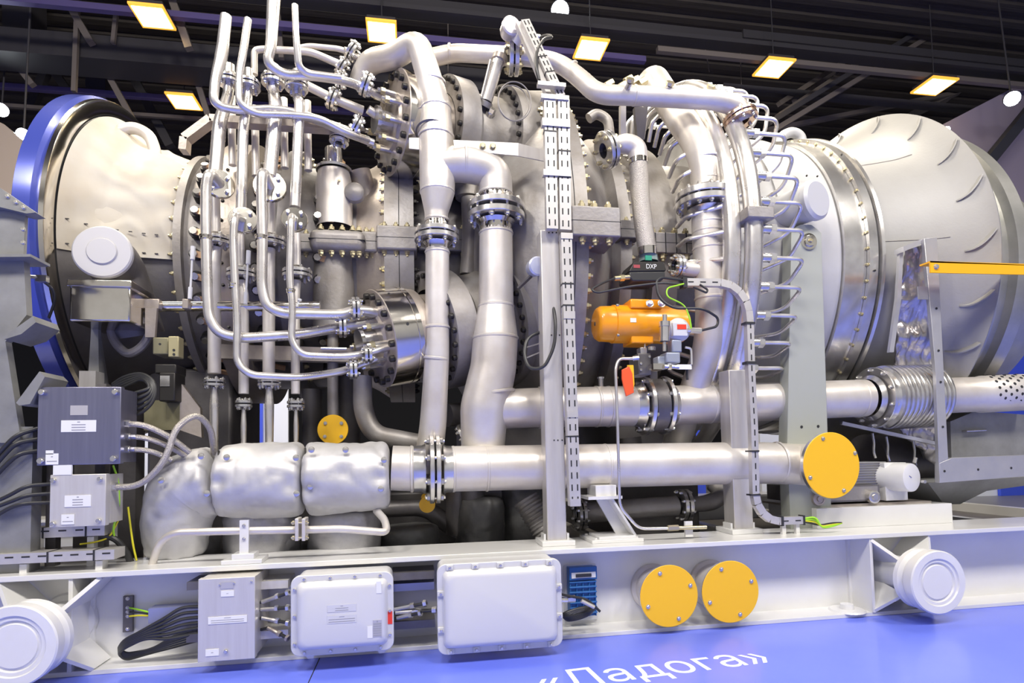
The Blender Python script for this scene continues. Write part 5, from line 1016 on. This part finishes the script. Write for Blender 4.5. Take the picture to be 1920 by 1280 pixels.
for u in (100, 190): x = P(u, 900, 4.3).x; b.box(x-.03, 4.28, .62, x+.03, 4.34, P(u, 720, 4.3).z)
b.box(P(100, 900, 4.3).x, 4.28, 1.0, P(190, 900, 4.3).x, 4.33, 1.05); b.build('frame', castD, t)
# hoses and cables at the boxes
def cable(lab, pts, r, m=rubM, bend=.12, name='cable', cat='cable', grp=None, n=10, ends=None):
    t = thing(name, lab, cat, P(*pts[0][:3]), grp); b = MB(); add_pipe(b, pts, r, bend, n); b.build('sheath', m, t)
    if ends:
        for (u, v, Y), (u2, v2, Y2_), rr_ in ends: b = MB(); a, c = P(u, v, Y), P(u2, v2, Y2_); b.tube([a, c], sz(rr_, a), 8); b.tube([a.lerp(c, .2), a.lerp(c, .6)], sz(rr_*1.35, a), 6); b.build('gland', flgM, t)
    return t
cable('top braided hose from the right side of the dark junction box', [(232, 794, 4.1), (270, 796, 4.1), (318, 818, 4.15), (356, 848, 4.22)], 5.5, hoseM, .2, 'braided_hose', 'hose', ends=[((226, 793, 4.1), (256, 795, 4.1), 5)])
cable('middle braided hose from the right side of the dark junction box', [(232, 818, 4.12), (275, 820, 4.14), (320, 838, 4.2), (350, 856, 4.3)], 5, hoseM, .2, 'braided_hose', 'hose', ends=[((226, 818, 4.12), (256, 819, 4.12), 5)])
cable('bottom braided hose from the right side of the dark junction box', [(232, 842, 4.12), (280, 843, 4.14), (322, 862, 4.22)], 5, hoseM, .2, 'braided_hose', 'hose', ends=[((226, 842, 4.12), (254, 842, 4.12), 5)])
cable('looping braided hose from the smaller box up over the elbow blanket', [(205, 913, 4.1), (262, 912, 4.08), (308, 868, 4.05), (330, 800, 4.08), (368, 774, 4.14), (395, 800, 4.25), (402, 850, 4.4)], 6, hoseM, .22, 'braided_hose', 'hose', ends=[((199, 912, 4.1), (235, 913, 4.1), 6)])
for k, (v0, pts) in enumerate(((803, [(30, 815), (5, 842), (-20, 870)]), (823, [(30, 830), (8, 852), (-20, 885)]), (845, [(35, 850), (10, 872), (-20, 905)]))):
    cable(['top', 'middle', 'bottom'][k]+' black cable leaving the dark junction box to the left', [(72, v0, 4.1)]+[(u, v, 4.05) for u, v in pts], 4.2, grp='black cables left of the dark junction box', ends=None)
for k, (v0, pts) in enumerate(((907, [(50, 910), (15, 930), (-20, 945)]), (925, [(50, 928), (20, 940), (-20, 955)]), (942, [(50, 943), (20, 950), (-20, 975)]))):
    cable(['top', 'middle', 'bottom'][k]+' black cable leaving the smaller steel box to the left', [(95, v0, 4.1)]+[(u, v, 4.05) for u, v in pts], 3.6, grp='black cables left of the smaller steel box')
for k in range(5):
    cable(['outermost', 'second', 'third', 'fourth', 'innermost'][k]+' loop of black hose curling at the top right of the dark box', [(228, 780-k*9, 4.3), (262, 778-k*11, 4.28), (290-k*2, 752-k*6, 4.3), (292-k*4, 715, 4.33), (265, 698+k*3, 4.38), (232, 706+k*5, 4.42), (212, 720+k*4, 4.5)], 3.2, bend=.1, grp='black hose loops beside the dark box')
cable('thick black cable pair dropping from the upper slotted tray', [(190, 1004, 4.25), (215, 1008, 4.25), (235, 1030, 4.28), (246, 1056, 4.35)], 6)
cable('green and yellow earth wire hanging below the dark junction box', [(212, 872, 4.15), (222, 900, 4.18), (224, 950, 4.2), (212, 990, 4.22), (214, 1005, 4.25)], 1.8, grnM, .05, 'earth_wire', 'wire')
cable('yellow earth wire curving down to the skid behind the tray', [(240, 950, 4.3), (245, 990, 4.3), (250, 1025, 4.3), (256, 1050, 4.33)], 1.8, yelW, .06, 'earth_wire', 'wire')
cable('thin earth wire along the upper slotted tray', [(150, 1020, 4.22), (180, 1016, 4.22), (205, 1008, 4.24), (222, 975, 4.24)], 1.6, yelW, .05, 'earth_wire', 'wire')
# dark machinery between intake and blankets
t = thing('tapered_stand', 'tapered pale grey stand rising behind the dark junction box', 'stand', P(180, 740, 4.7)); Yt2 = 4.7; b = MB(); b.prism([P(163, 740, Yt2), P(171, 614, Yt2), P(184, 611, Yt2), P(186, 740, Yt2)], (0, .04, 0)); b.prism([P(184, 611, Yt2), P(205, 740, Yt2+.2), P(184, 740, Yt2)], (0, .02, 0)); b.build('tapered_plate', greyF, t); b = MB(); boxpx(b, 148, 695, 179, 740, 4.6, .12); b.build('foot_block', postM, t)
x = P(180, 740, 4.75).x; b = MB(); b.box(x-.1, 4.68, .30, x+.08, 4.8, P(180, 735, 4.7).z); b.build('leg', castD, t)
cable('fat grey hose sagging below the polished box', [(205, 598, 4.8), (212, 640, 4.75), (240, 666, 4.7), (268, 650, 4.7), (285, 620, 4.7)], 8, castM, .2, 'sagging_hose', 'hose')
cable('thin blue-grey hose slanting up behind the sagging hose', [(215, 632, 4.9), (250, 618, 4.9), (275, 600, 4.9)], 4, castM, .1, 'slanting_hose', 'hose')
t = thing('servo_valve', 'olive servo valve with drilled plate left of the first front tube', 'valve', P(312, 730, 4.6)); b = MB(); boxpx(b, 286, 632, 316, 664, 4.6, .2); b.build('olive_block', olvM, t, bevel=.008); b = MB(); boxpx(b, 315, 630, 335, 669, 4.56, .1)
b.build('drilled_plate', mat('olive_plate', (.45, .40, .22), .4, .4), t, bevel=.006); b = MB()
for u, v in ((326, 656), (326, 664), (300, 645)): p = P(u, v, 4.558); b.tube([p, p-V((0, .002, 0))], .009, 10)
b.build('hole', slotM, t); b = MB(); boxpx(b, 290, 682, 330, 700, 4.6, .2); boxpx(b, 298, 698, 328, 752, 4.58, .2); b.build('dark_block', blkM, t, bevel=.008); b = MB(); boxpx(b, 300, 704, 318, 724, 4.575, .05); b.build('connector', flgM, t)
t = thing('olive_bracket', 'olive painted bracket box above the elbow blanket', 'bracket', P(305, 800, 4.7)); b = MB(); boxpx(b, 270, 750, 337, 806, 4.7, .25); b.build('box', olvM, t); b = MB(); b.prism([P(337, 715, 4.7), P(375, 765, 4.75), P(378, 820, 4.75), P(337, 806, 4.7)], (0, .05, 0)); b.build('side_plate', tanM, t)
t = thing('floor_stand', 'dark steel leg beside the olive bracket standing on the tray', 'leg', P(250, 900, 4.9)); x = P(238, 900, 4.9).x; b = MB(); b.box(x-.06, 4.9, .30, x+.06, 5.05, P(240, 740, 4.9).z); b.build('leg', castD, t)
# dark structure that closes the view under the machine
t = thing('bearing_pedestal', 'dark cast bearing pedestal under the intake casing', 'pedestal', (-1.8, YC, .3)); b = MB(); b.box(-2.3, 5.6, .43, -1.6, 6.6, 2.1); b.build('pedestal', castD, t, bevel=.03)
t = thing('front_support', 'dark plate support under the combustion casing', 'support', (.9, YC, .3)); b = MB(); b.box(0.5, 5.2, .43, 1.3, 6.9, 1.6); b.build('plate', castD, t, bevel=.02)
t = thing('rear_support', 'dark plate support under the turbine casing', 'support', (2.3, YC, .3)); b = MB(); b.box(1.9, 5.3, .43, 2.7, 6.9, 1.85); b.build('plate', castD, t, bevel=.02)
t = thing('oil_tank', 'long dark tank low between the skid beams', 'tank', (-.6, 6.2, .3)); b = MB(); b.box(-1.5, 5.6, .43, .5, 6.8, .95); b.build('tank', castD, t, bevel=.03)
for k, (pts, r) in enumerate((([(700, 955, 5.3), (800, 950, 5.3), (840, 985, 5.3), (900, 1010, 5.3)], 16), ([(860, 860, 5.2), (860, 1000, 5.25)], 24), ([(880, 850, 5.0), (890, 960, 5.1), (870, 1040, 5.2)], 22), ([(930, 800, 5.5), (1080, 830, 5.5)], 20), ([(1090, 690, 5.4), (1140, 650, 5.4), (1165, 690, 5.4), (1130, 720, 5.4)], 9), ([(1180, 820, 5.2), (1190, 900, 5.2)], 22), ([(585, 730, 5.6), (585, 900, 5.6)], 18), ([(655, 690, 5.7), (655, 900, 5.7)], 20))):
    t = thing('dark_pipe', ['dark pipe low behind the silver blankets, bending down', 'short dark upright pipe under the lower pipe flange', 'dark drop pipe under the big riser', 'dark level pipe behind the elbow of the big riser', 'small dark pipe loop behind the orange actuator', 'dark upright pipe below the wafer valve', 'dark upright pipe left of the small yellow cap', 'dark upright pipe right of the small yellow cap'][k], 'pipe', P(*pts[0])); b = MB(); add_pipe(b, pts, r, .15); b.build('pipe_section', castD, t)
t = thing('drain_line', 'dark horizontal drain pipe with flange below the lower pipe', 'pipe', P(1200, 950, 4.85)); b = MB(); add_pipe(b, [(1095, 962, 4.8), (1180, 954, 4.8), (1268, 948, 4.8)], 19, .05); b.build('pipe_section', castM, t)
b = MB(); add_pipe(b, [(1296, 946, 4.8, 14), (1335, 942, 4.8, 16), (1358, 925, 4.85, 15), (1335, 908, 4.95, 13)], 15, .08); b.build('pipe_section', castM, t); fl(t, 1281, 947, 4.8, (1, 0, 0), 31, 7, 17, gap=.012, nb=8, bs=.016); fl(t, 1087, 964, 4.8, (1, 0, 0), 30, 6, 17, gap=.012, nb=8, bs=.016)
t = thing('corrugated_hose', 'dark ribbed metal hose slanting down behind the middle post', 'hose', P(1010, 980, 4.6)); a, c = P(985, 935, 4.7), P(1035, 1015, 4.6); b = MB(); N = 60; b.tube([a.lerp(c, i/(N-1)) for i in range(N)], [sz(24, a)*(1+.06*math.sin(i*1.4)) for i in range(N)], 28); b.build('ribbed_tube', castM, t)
t = thing('small_flanged_joint', 'small bolted joint above the lower pipe beside the big riser', 'joint', P(870, 815, 4.7)); fl(t, 872, 812, 4.75, (1, -.3, .5), 20, 6, 8, gap=.012, nb=6, bs=.018)
# ================================================================ actuator group on the upper pipe
Ya = 4.20
t = thing('orange_actuator', 'orange pneumatic valve actuator with round left end cap', 'actuator', P(1215, 640, Ya+.1)); zc = P(1215, 600, Ya).z
xl = P(1128, 600, Ya).x; xm = P(1160, 600, Ya).x; xr_ = P(1280, 600, Ya).x; xe = P(1303, 600, Ya).x; R = sz(35, P(1150, 598, Ya)); cy_ = Ya+.02+R; o = V((xl, cy_, zc))
b = MB(); b.lathe(o, (1, 0, 0), [(0, 0), (0, R*.72), (.01, R*.86), (.035, R*.97), (xm-xl, R)], 48); b.build('end_cap', orgM, t)
b = MB(); b.lathe(V((xm, cy_, zc)), (1, 0, 0), [(0, R*1.0), (.004, R*1.06), (xr_-xm-.03, R*1.06), (xr_-xm, R*1.0), (xe-xm-.03, R*.95), (xe-xm-.008, R*.8), (xe-xm, R*.5), (xe-xm, 0)], 48); b.build('barrel', orgM, t)
b = MB(); b.box(P(1185, 560, Ya).x, cy_-.13, zc+R*.7, P(1245, 560, Ya).x, cy_+.13, zc+R*1.22); b.box(P(1190, 640, Ya).x, cy_-.10, zc-R*1.18, P(1232, 640, Ya).x, cy_+.1, zc-R*.7); b.each('mounting_pad', orgM, t, bevel=.01)
b = MB(); boxpx(b, 1182, 596, 1193, 604, cy_-R*1.07, .004); b.build('label', labM, t)
bolts(t, [P(1218, 569, Ya-.0), P(1240, 569, Ya-.0)], (0, -1, .3), .024, flgM, 'hex', 'port_plug'); bolts(t, [P(1159, 572, Ya+.02), P(1160, 628, Ya+.02)], (-1, -.3, 0), .011, boltM, 'cap', 'screw')
b = MB(); b.tube([V((xl-.004, cy_, zc)), V((xl+.001, cy_, zc))], .016, 12); b.build('centre_plug', castD, t)
t = thing('valve_positioner', 'black positioner box with white lettering above the orange actuator', 'positioner', P(1215, 522, Ya+.1)); Yq = Ya+.02
b = MB(); b.prism([P(1180, 507, Yq), P(1189, 490, Yq), P(1245, 490, Yq), P(1249, 505, Yq), P(1248, 508, Yq), P(1180, 509, Yq)], (0, .24, 0)); b.build('lid', blkM, t, bevel=.008)
b = MB(); b.prism([P(1180, 509, Yq), P(1248, 508, Yq), P(1247, 520, Yq), P(1240, 527, Yq), P(1186, 527, Yq), P(1180, 519, Yq)], (0, .24, 0)); b.build('base', rubM, t, bevel=.01)
b = MB(); b.lathe(P(1216, 491, Yq+.1), ZU, [(0, .075), (.055, .07), (.06, .05), (.06, 0)], 24, ref=(0, -1, 0)); b.build('indicator_dome', mat('clear_dome', (.25, .32, .30), 0, .15, coat=.8), t); b = MB(); b.box(P(1212, 485, Yq).x, Yq+.018, P(1212, 486, Yq).z, P(1224, 485, Yq).x, Yq+.03, P(1212, 477, Yq).z); b.build('green_flag', mat('green_flag', (.02, .30, .18), 0, .4), t)
b = MB(); boxpx(b, 1188, 496, 1200, 502, Yq-.002, .01); b.build('maroon_label', mat('maroon_label', (.35, .05, .06), 0, .5), t)
p = P(1212, 503, Yq-.002); o, wd = text('lettering', 'DXP', .05, Matrix.Identity(4), labM); o.parent = t; kk = (P(1231, 503, Yq).x-p.x)/wd; q = p-t.location; o.matrix_world = Matrix.Translation(t.location) @ Matrix(((kk, 0, 0, q.x), (0, 0, -1, q.y), (0, kk*1.15, 0, q.z), (0, 0, 0, 1))); o.matrix_parent_inverse = Matrix.Identity(4); o.matrix_basis = Matrix(((kk, 0, 0, q.x), (0, 0, -1, q.y), (0, kk*1.15, 0, q.z), (0, 0, 0, 1)))
for sg in (1,): b = MB(); a, c = P(1152, 522, Yq), P(1184, 519, Yq+.02); b.tube([a, c], .018, 8); b.tube([a.lerp(c, .3), a.lerp(c, .55)], .026, 6); b.build('gland', zincM, t)
cable('black cable looping left from the positioner gland', [(1152, 522, 4.2), (1130, 530, 4.15), (1108, 543, 4.12), (1120, 549, 4.1), (1180, 537, 4.08), (1240, 530, 4.1), (1282, 533, 4.14)], 2.2, bend=.05)
cable('black cable from the small tray over the actuator to the solenoid', [(1280, 525, 4.14), (1240, 520, 4.1), (1230, 528, 4.1), (1235, 560, 4.08), (1262, 578, 4.06), (1320, 578, 4.06), (1347, 596, 4.08), (1345, 612, 4.08), (1312, 620, 4.06)], 2.4, bend=.08)
cable('short black cable sagging under the small tray', [(1300, 538, 4.14), (1325, 549, 4.13), (1327, 543, 4.13), (1312, 533, 4.14)], 2, bend=.03)
cable('green and yellow earth wire in front of the orange actuator', [(1282, 532, 4.12), (1250, 540, 4.08), (1250, 556, 4.06), (1285, 572, 4.06), (1294, 600, 4.05), (1296, 616, 4.05)], 1.5, grnM, .06, 'earth_wire', 'wire')
t = thing('solenoid_valve', 'grey solenoid valve and air regulator with red label under the actuator', 'valve', P(1260, 690, 4.1)); Ys = 4.06
b = MB(); b.tube([P(1246, 640, Ys), P(1246, 612, Ys)], .037, 20); b.tube([P(1246, 612, Ys), P(1246, 603, Ys)], .042, 20); b.tube([P(1246, 603, Ys), P(1246, 590, Ys)], .018, 14); b.build('regulator', flgM, t)
b = MB(); b.tube([P(1246, 641, Ys), P(1246, 658, Ys)], .014, 8); b.build('regulator_stem', flgM, t)
b = MB(); b.lathe(P(1273, 618, Ys+.04), (0, -1, 0), [(-.06, .09), (.0, .09), (.02, .075), (.03, .06), (.03, 0)], 32, ref=(1, 0, 0)); boxpx(b, 1262, 604, 1290, 630, Ys-.002, .06); b.build('solenoid_head', gboxM, t, bevel=.006)
b = MB(); boxpx(b, 1270, 608, 1287, 617, Ys-.005, .004); b.build('red_label', redM, t)
b = MB(); boxpx(b, 1260, 636, 1279, 660, Ys+.02, .09); boxpx(b, 1249, 660, 1276, 680, Ys+.01, .12); boxpx(b, 1234, 667, 1256, 690, Ys+.04, .1); b.build('valve_block', mat('blue_grey_cast', (.36, .39, .46), .4, .4), t, bevel=.01)
b = MB(); b.tube([P(1294, 619, Ys), P(1314, 620, Ys)], .022, 6); b.tube([P(1288, 619, Ys), P(1296, 619, Ys)], .016, 10); b.build('cable_gland', flgM, t)
b = MB(); boxpx(b, 1225, 681, 1245, 692, Ys+.01, .1); b.tube([P(1245, 687, Ys), P(1272, 688, Ys)], .016, 8); b.tube([P(1252, 687, Ys), P(1258, 687, Ys)], .024, 6); b.build('fitting', chrM, t); b = MB(); boxpx(b, 1270, 683, 1297, 692, Ys, .015); b.build('tag_plate', labM, t)
b = MB(); add_pipe(b, [(1285, 651, Ys, 2.2), (1296, 653, Ys, 2.2), (1297, 683, Ys, 2.2)], 2.2, .04, 10); b.build('tube', pipe2, t)
t = thing('valve_bracket', 'black bracket block above the wafer valve with two fittings', 'bracket', P(1210, 700, 4.3)); b = MB(); boxpx(b, 1197, 662, 1221, 702, 4.22, .2); b.build('block', castD, t, bevel=.006); b = MB(); boxpx(b, 1201, 651, 1213, 663, 4.24, .08); b.tube([P(1222, 657, 4.24), P(1222, 650, 4.24)], .03, 14); b.tube([P(1209, 651, 4.28), P(1209, 643, 4.28)], .006, 8); b.build('fitting', flgM, t, bevel=.003)
bolts(t, [P(1202, 681, 4.215), P(1202, 693, 4.215), P(1218, 668, 4.215)], (0, -1, 0), .008, boltM, 'hex')
t = thing('hanging_tag', 'red and yellow tag hanging by the wafer valve', 'tag', P(1177, 742, 4.2)); b = MB(); b.prism([P(1176, 684, 4.16), P(1188, 684, 4.16), P(1190, 720, 4.16), P(1188, 730, 4.16), P(1178, 730, 4.16)], (0, .012, 0)); b.build('yellow_tag', yelM, t, bevel=.003)
b = MB(); b.prism([P(1166, 693, 4.13), P(1180, 686, 4.13), P(1186, 700, 4.13), P(1189, 736, 4.13), P(1174, 743, 4.13), P(1166, 710, 4.13)], (0, .015, 0)); b.build('red_tag', mat('red_orange_tag', (.85, .10, .02), 0, .4, coat=.5), t, bevel=.004)
cable('small black tag on a wire below the solenoid valve', [(1288, 692, 4.1), (1288, 705, 4.1), (1289, 712, 4.1)], 2.2, name='wire_tag', cat='tag')
t = thing('instrument_tube', 'thin bent instrument tube dropping from the valve bracket to the skid', 'tube', P(1160, 950, 4.1)); b = MB(); add_pipe(b, [(1192, 672, 4.15), (1160, 672, 4.12), (1154, 690, 4.1), (1158, 800, 4.1), (1162, 950, 4.12), (1198, 991, 4.15), (1260, 990, 4.15)], 2.9, .06, 12); b.build('tube', pipe2, t)
b = MB(); add_pipe(b, [(1252, 990, 4.15), (1324, 988, 4.15)], 3.6, .02, 12); b.tube([P(1252, 990, 4.15), P(1272, 989, 4.15)], .022, 6); b.build('coupling', zincM, t); b = MB(); b.tube([P(1186, 672, 4.15), P(1197, 671, 4.15)], .018, 8); b.build('nut', flgM, t)
b = MB(); x0, z0, x1, z1 = boxpx(b, 1285, 977, 1299, 1006, 4.17, .02); b.build('clip', beamM, t)
t = thing('pipe_support', 'welded white saddle support under the lower pipe', 'support', P(1150, 1010, 4.3)); zt = P(1135, 935, 4.2).z; xa, xb = P(1107, 1000, 4.18).x, P(1203, 1000, 4.18).x
b = MB(); b.box(xa, 4.14, .62, xb, 4.46, .645); b.box(xa+.06, 4.16, .644, xb-.05, 4.42, .665); b.build('base_plate', beamM, t, bevel=.003)
xs = P(1132, 935, 4.2).x; b = MB(); b.prism([V((xs-.03, 4.30, zt)), V((xs+.10, 4.30, zt)), V((xs+.26, 4.30, .664)), V((xs+.12, 4.30, .664))], (0, .02, 0)); b.prism([V((xs+.05, 4.18, zt)), V((xs+.07, 4.18, zt)), V((xs+.24, 4.18, .664)), V((xs+.22, 4.18, .664))], (0, .22, 0)); b.build('web_plate', beamM, t)
b = MB(); b.box(xs-.13, 4.16, zt, xs+.13, 4.46, zt+.022); b.build('top_plate', beamM, t); b = MB(); b.box(xs-.06, 4.20, zt+.02, xs+.10, 4.42, zt+.10); b.build('saddle_block', beamM, t, bevel=.003)
bolts(t, [V((xa+.04, 4.18, .645)), V((xb-.04, 4.18, .645)), V((xa+.04, 4.42, .645)), V((xb-.04, 4.42, .645))], (0, 0, 1), .012, beamM, 'hex')
# small curved cable tray on the right post
t = thing('curved_tray', 'narrow slotted tray curving from the actuator down past the steel post', 'cable tray', P(1415, 800, 4.2)); Yc2 = 4.14
def seg(pts, wd, dep=.05, slots=True):
    for a, c in zip(pts, pts[1:]):
        p, q = P(*a, Yc2), P(*c, Yc2); tray('', '', p, q, wd, dep, parent=t, cols=(0,) if slots else (), pitch=.075)
wd = sz(14, P(1415, 800, Yc2)); seg([(1284, 528), (1352, 529)], wd); seg([(1352, 529), (1372, 534), (1388, 546), (1400, 564), (1405, 582), (1407, 600)], wd, slots=False); seg([(1407, 600), (1410, 700), (1415, 800), (1418, 926)], wd)
seg([(1418, 926), (1422, 945), (1432, 962), (1446, 973), (1462, 977)], wd, slots=False); seg([(1462, 977), (1508, 975)], wd)
for u0, v0, u1, v1 in ((1281, 519, 1289, 538), (1398, 603, 1416, 607), (1400, 677, 1418, 682), (1406, 844, 1424, 847), (1408, 926, 1426, 929), (1466, 968, 1470, 986), (1507, 966, 1510, 984)):
    b = MB(); boxpx(b, u0, v0, u1, v1, Yc2-.006, .065); b.build('cable_tie', rubM, t)
b = MB()
for u in (1474, 1500): x0 = P(u-4, 990, 4.14).x; b.box(x0, 4.16, .62, x0+.03, 4.19, P(u, 982, 4.14).z)
b.each('foot', beamM, t)
for k in range(4):
    cable(['brightest', 'second', 'third', 'last'][k]+' green earth wire loop lying at the end of the curved tray', [(1508, 972+k*2, 4.16), (1530, 968+k*5, 4.14+k*.01), (1540, 990-k*2, 4.12), (1562, 986-k*2, 4.12), (1578, 980, 4.14)], 1.8, [grnM, grnM, yelW, rubM][k], .05, 'earth_wire', 'wire', grp='wires at the end of the curved tray')
# temperature transmitters
def transmitter(u, v, Y, lab, stem, flex, m=gboxM):
    c = P(u, v, Y); t = thing('temperature_transmitter', lab, 'sensor', c); R = sz(17, c); dd = nz((.15, -1, -.1))
    b = MB(); b.lathe(c, dd, [(-.09, 0), (-.09, R*.8), (-.06, R*.95), (0, R), (.01, R*1.06), (.03, R*1.06), (.04, R*.9), (.045, 0)], 32, ref=(1, 0, 0)); b.build('head', m, t)
    b = MB(); a, c2 = P(*stem[0], Y), P(*stem[1], Y); b.tube([a, a.lerp(c2, .5)], .028, 12); b.tube([a.lerp(c2, .35), a.lerp(c2, .45)], .036, 6); b.tube([a.lerp(c2, .5), c2], .022, 10); b.build('stem', flgM, t)
    b = MB(); add_pipe(b, [(x, y, Yq_, 3.2) for x, y, Yq_ in flex], 3.2, .09, 10); b.build('cable', rubM, t); return t
tt = transmitter(1006, 500, 4.25, 'grey transmitter head with black cable loop left of the middle post', ((1018, 516), (1036, 566)), [(1035, 564, 4.2), (1042, 600, 4.12), (1040, 650, 4.1), (1020, 690, 4.1), (992, 692, 4.15), (982, 665, 4.2), (988, 632, 4.25), (1025, 618, 4.3)], mat('lilac_cast', (.52, .54, .66), .4, .35))
b = MB(); b.bar(P(972, 540, 4.4), P(998, 515, 4.3), .03, .015); b.build('bracket', castD, tt)
b = MB(); b.bar(P(984, 652, 4.3), P(1025, 640, 4.3), .02, .01); b.bar(P(984, 672, 4.3), P(1025, 655, 4.3), .02, .01); b.each('coil_rack', castM, tt)
tt = transmitter(957, 52, 4.5, 'round transmitter head at the top beside the tilted tray', ((966, 62), (1012, 70)), [(1012, 70, 4.5), (1028, 66, 4.4), (1036, 70, 4.35), (1020, 72, 4.3), (1006, 95, 4.25), (1006, 130, 4.2), (1011, 150, 4.2)], mat('pinkish_cast', (.60, .56, .57), .4, .35))
b = MB(); b.tube([P(965, 80, 4.55), P(978, 62, 4.5)], .05, 16); b.build('neck', pipeM, tt)
t = thing('hydraulic_cylinder', 'slanted steel cylinder with side rod behind the header flange', 'cylinder', P(910, 190, 4.75)); b = MB(); a, c = P(935, 112, 4.7), P(912, 190, 4.78); b.tube([a, c], sz(11, a), 24); b.build('barrel', pipe2, t); b = MB(); b.tube([P(920, 112, 4.68), P(902, 185, 4.75)], .012, 8); b.build('tie_rod', flgM, t); b = MB(); b.tube([P(938, 106, 4.7), P(935, 115, 4.7)], sz(14, a), 24); b.build('end_cap', tanM, t); b = MB(); b.tube([P(912, 190, 4.78), P(908, 200, 4.8)], sz(13, a), 16); b.build('lower_cap', blueP if False else castM, t)
t = thing('spark_plug_fitting', 'stubby threaded fitting on the white neck of the upper can', 'fitting', P(916, 212, 4.8)); b = MB(); a, c = P(924, 203, 4.78), P(914, 222, 4.85); b.tube([a, a.lerp(c, .4)], .035, 6); b.tube([a.lerp(c, .4), c], .045, 14); b.build('body', boltM, t)
t = thing('wire_loop', 'big thin wire loop coiled over the upper can', 'wire', P(965, 190, 4.6)); b = MB()
c = P(965, 190, 4.6); b.tube([c+V((math.cos(q)*sz(31, c), -.02*math.sin(q), math.sin(q)*sz(35, c))) for q in np.linspace(0, 2*PI, 60)[:-1]], .0055, 8, closed=True); c = P(962, 193, 4.62); b.tube([c+V((math.cos(q)*sz(29, c), 0, math.sin(q)*sz(34, c))) for q in np.linspace(0, 2*PI, 60)[:-1]], .005, 8, closed=True); b.build('wire', castM, t)
t = thing('strap_bracket', 'flat steel strap bracket from the vent riser to the double tray', 'bracket', P(900, 275, 4.5)); Yb2 = 4.46
b = MB(); b.prism([P(850, 262, Yb2), P(972, 268, Yb2), P(972, 292, Yb2), P(852, 280, Yb2)], (0, .012, 0)); b.prism([P(972, 268, Yb2), P(1022, 282, Yb2-.2), P(1022, 302, Yb2-.2), P(972, 292, Yb2)], (0, .012, 0)); b.build('strap', postM, t); b = MB(); b.prism([P(767, 258, Yb2+.1), P(786, 258, Yb2+.1), P(786, 280, Yb2+.1), P(767, 278, Yb2+.1)], (0, .012, 0)); b.build('strap_end', postM, t)
bolts(t, [P(905, 274, Yb2), P(924, 275, Yb2)], (0, -1, 0), .022, zincM, 'hex')
# upper fittings near the right top
t = thing('cable_fitting', 'cluster of zinc fittings on top of the header pipe', 'fitting', P(1185, 150, 4.5)); 
for u, v, s in ((1168, 158, .03), (1178, 148, .032), (1190, 150, .036), (1204, 152, .036), (1142, 156, .032)): b = MB(); a = P(u, v, 4.5); b.tube([a-V((.03, 0, .03)), a+V((.03, 0, .01))], s, 6); b.build('nut', zincM, t)
for k, (u0, v0, u1, v1, m) in enumerate(((1164, 195, 1174, 260, postM), (1190, 200, 1212, 262, castD))):
    t = thing('hanger_plate', ['narrow pale hanger plate below the header pipe', 'dark tapered hanger plate below the header pipe'][k], 'bracket', P(u0, v1, 4.75)); b = MB(); b.prism([P(u0, v0, 4.7), P(u1+(0 if k == 0 else 3), v0, 4.7), P(u1-(0 if k == 0 else 4), v1, 4.8), P(u0+(0 if k == 0 else 6), v1, 4.8)], (0, .05, 0)); b.build('plate', m, t)
t = thing('lifting_eye', 'grey half ring lifting eye right of the tall bolted rim', 'lifting eye', P(1128, 260, 4.9)); b = MB(); b.tube(fillet([P(1104, 222, 5.0), P(1118, 212, 5.0), P(1140, 224, 5.0), P(1144, 258, 4.95)], .07), .045, 16); b.build('ring', castM, t)
# left support frame and wall bracket
t = thing('left_frame', 'grey welded frame with gussets cut off by the left edge', 'frame', (P(0, 800, 4.0).x-.2, 4.3, 0)); Yl = 4.0
b = MB(); b.prism([P(-40, 340, Yl), P(0, 352, Yl), P(67, 398, Yl), P(50, 400, Yl), P(0, 388, Yl), P(-40, 388, Yl)], (0, .1, 0)); b.build('top_gusset', greyF, t)
b = MB(); b.prism([P(-40, 388, Yl+.05), P(47, 400, Yl+.05), P(44, 480, Yl+.05), P(-40, 480, Yl+.05)], (0, .03, 0)); b.prism([P(-40, 476, Yl), P(57, 476, Yl), P(57, 481, Yl), P(-40, 482, Yl)], (0, .2, 0)); b.build('side_panel', greyF, t)
b = MB(); b.prism([P(-40, 482, Yl+.08), P(44, 482, Yl+.08), P(50, 590, Yl+.08), P(10, 640, Yl+.08), P(40, 830, Yl+.08), P(-40, 830, Yl+.08)], (0, .06, 0)); b.build('web', greyF, t)
b = MB(); b.prism([P(5, 632, Yl), P(62, 592, Yl), P(67, 604, Yl), P(40, 626, Yl), P(8, 636, Yl)], (0, .25, 0)); b.prism([P(30, 755, Yl), P(74, 696, Yl), P(84, 706, Yl), P(56, 757, Yl), P(36, 760, Yl)], (0, .25, 0)); b.each('rib', greyF, t)
b = MB(); x1 = P(50, 900, Yl+.05).x; b.box(x1-.8, Yl+.1, .62, x1, Yl+.2, P(20, 800, Yl+.1).z); b.build('post', greyF, t)
bolts(t, [P(u, v, Yl+.0) for u, v in ((14, 368), (30, 379), (44, 389), (43, 430), (43, 455))], (0, -1, 0), .012, boltM, 'hex')
t = thing('proximity_sensor', 'small sensor with black cable bolted beside the blue ring', 'sensor', P(70, 520, 4.4)); b = MB(); b.tube([P(28, 516, 4.2), P(46, 517, 4.2)], .022, 8); b.tube([P(46, 517, 4.2), P(66, 519, 4.25)], .012, 10); boxpx(b, 66, 515, 86, 527, 4.25, .04); b.build('body', flgM, t)
b = MB(); add_pipe(b, [(82, 528, 4.3, 2.5), (100, 542, 4.35, 2.5), (103, 565, 4.4, 2.5), (92, 595, 4.5, 2.5)], 2.5, .08, 8); b.build('cable', rubM, t)
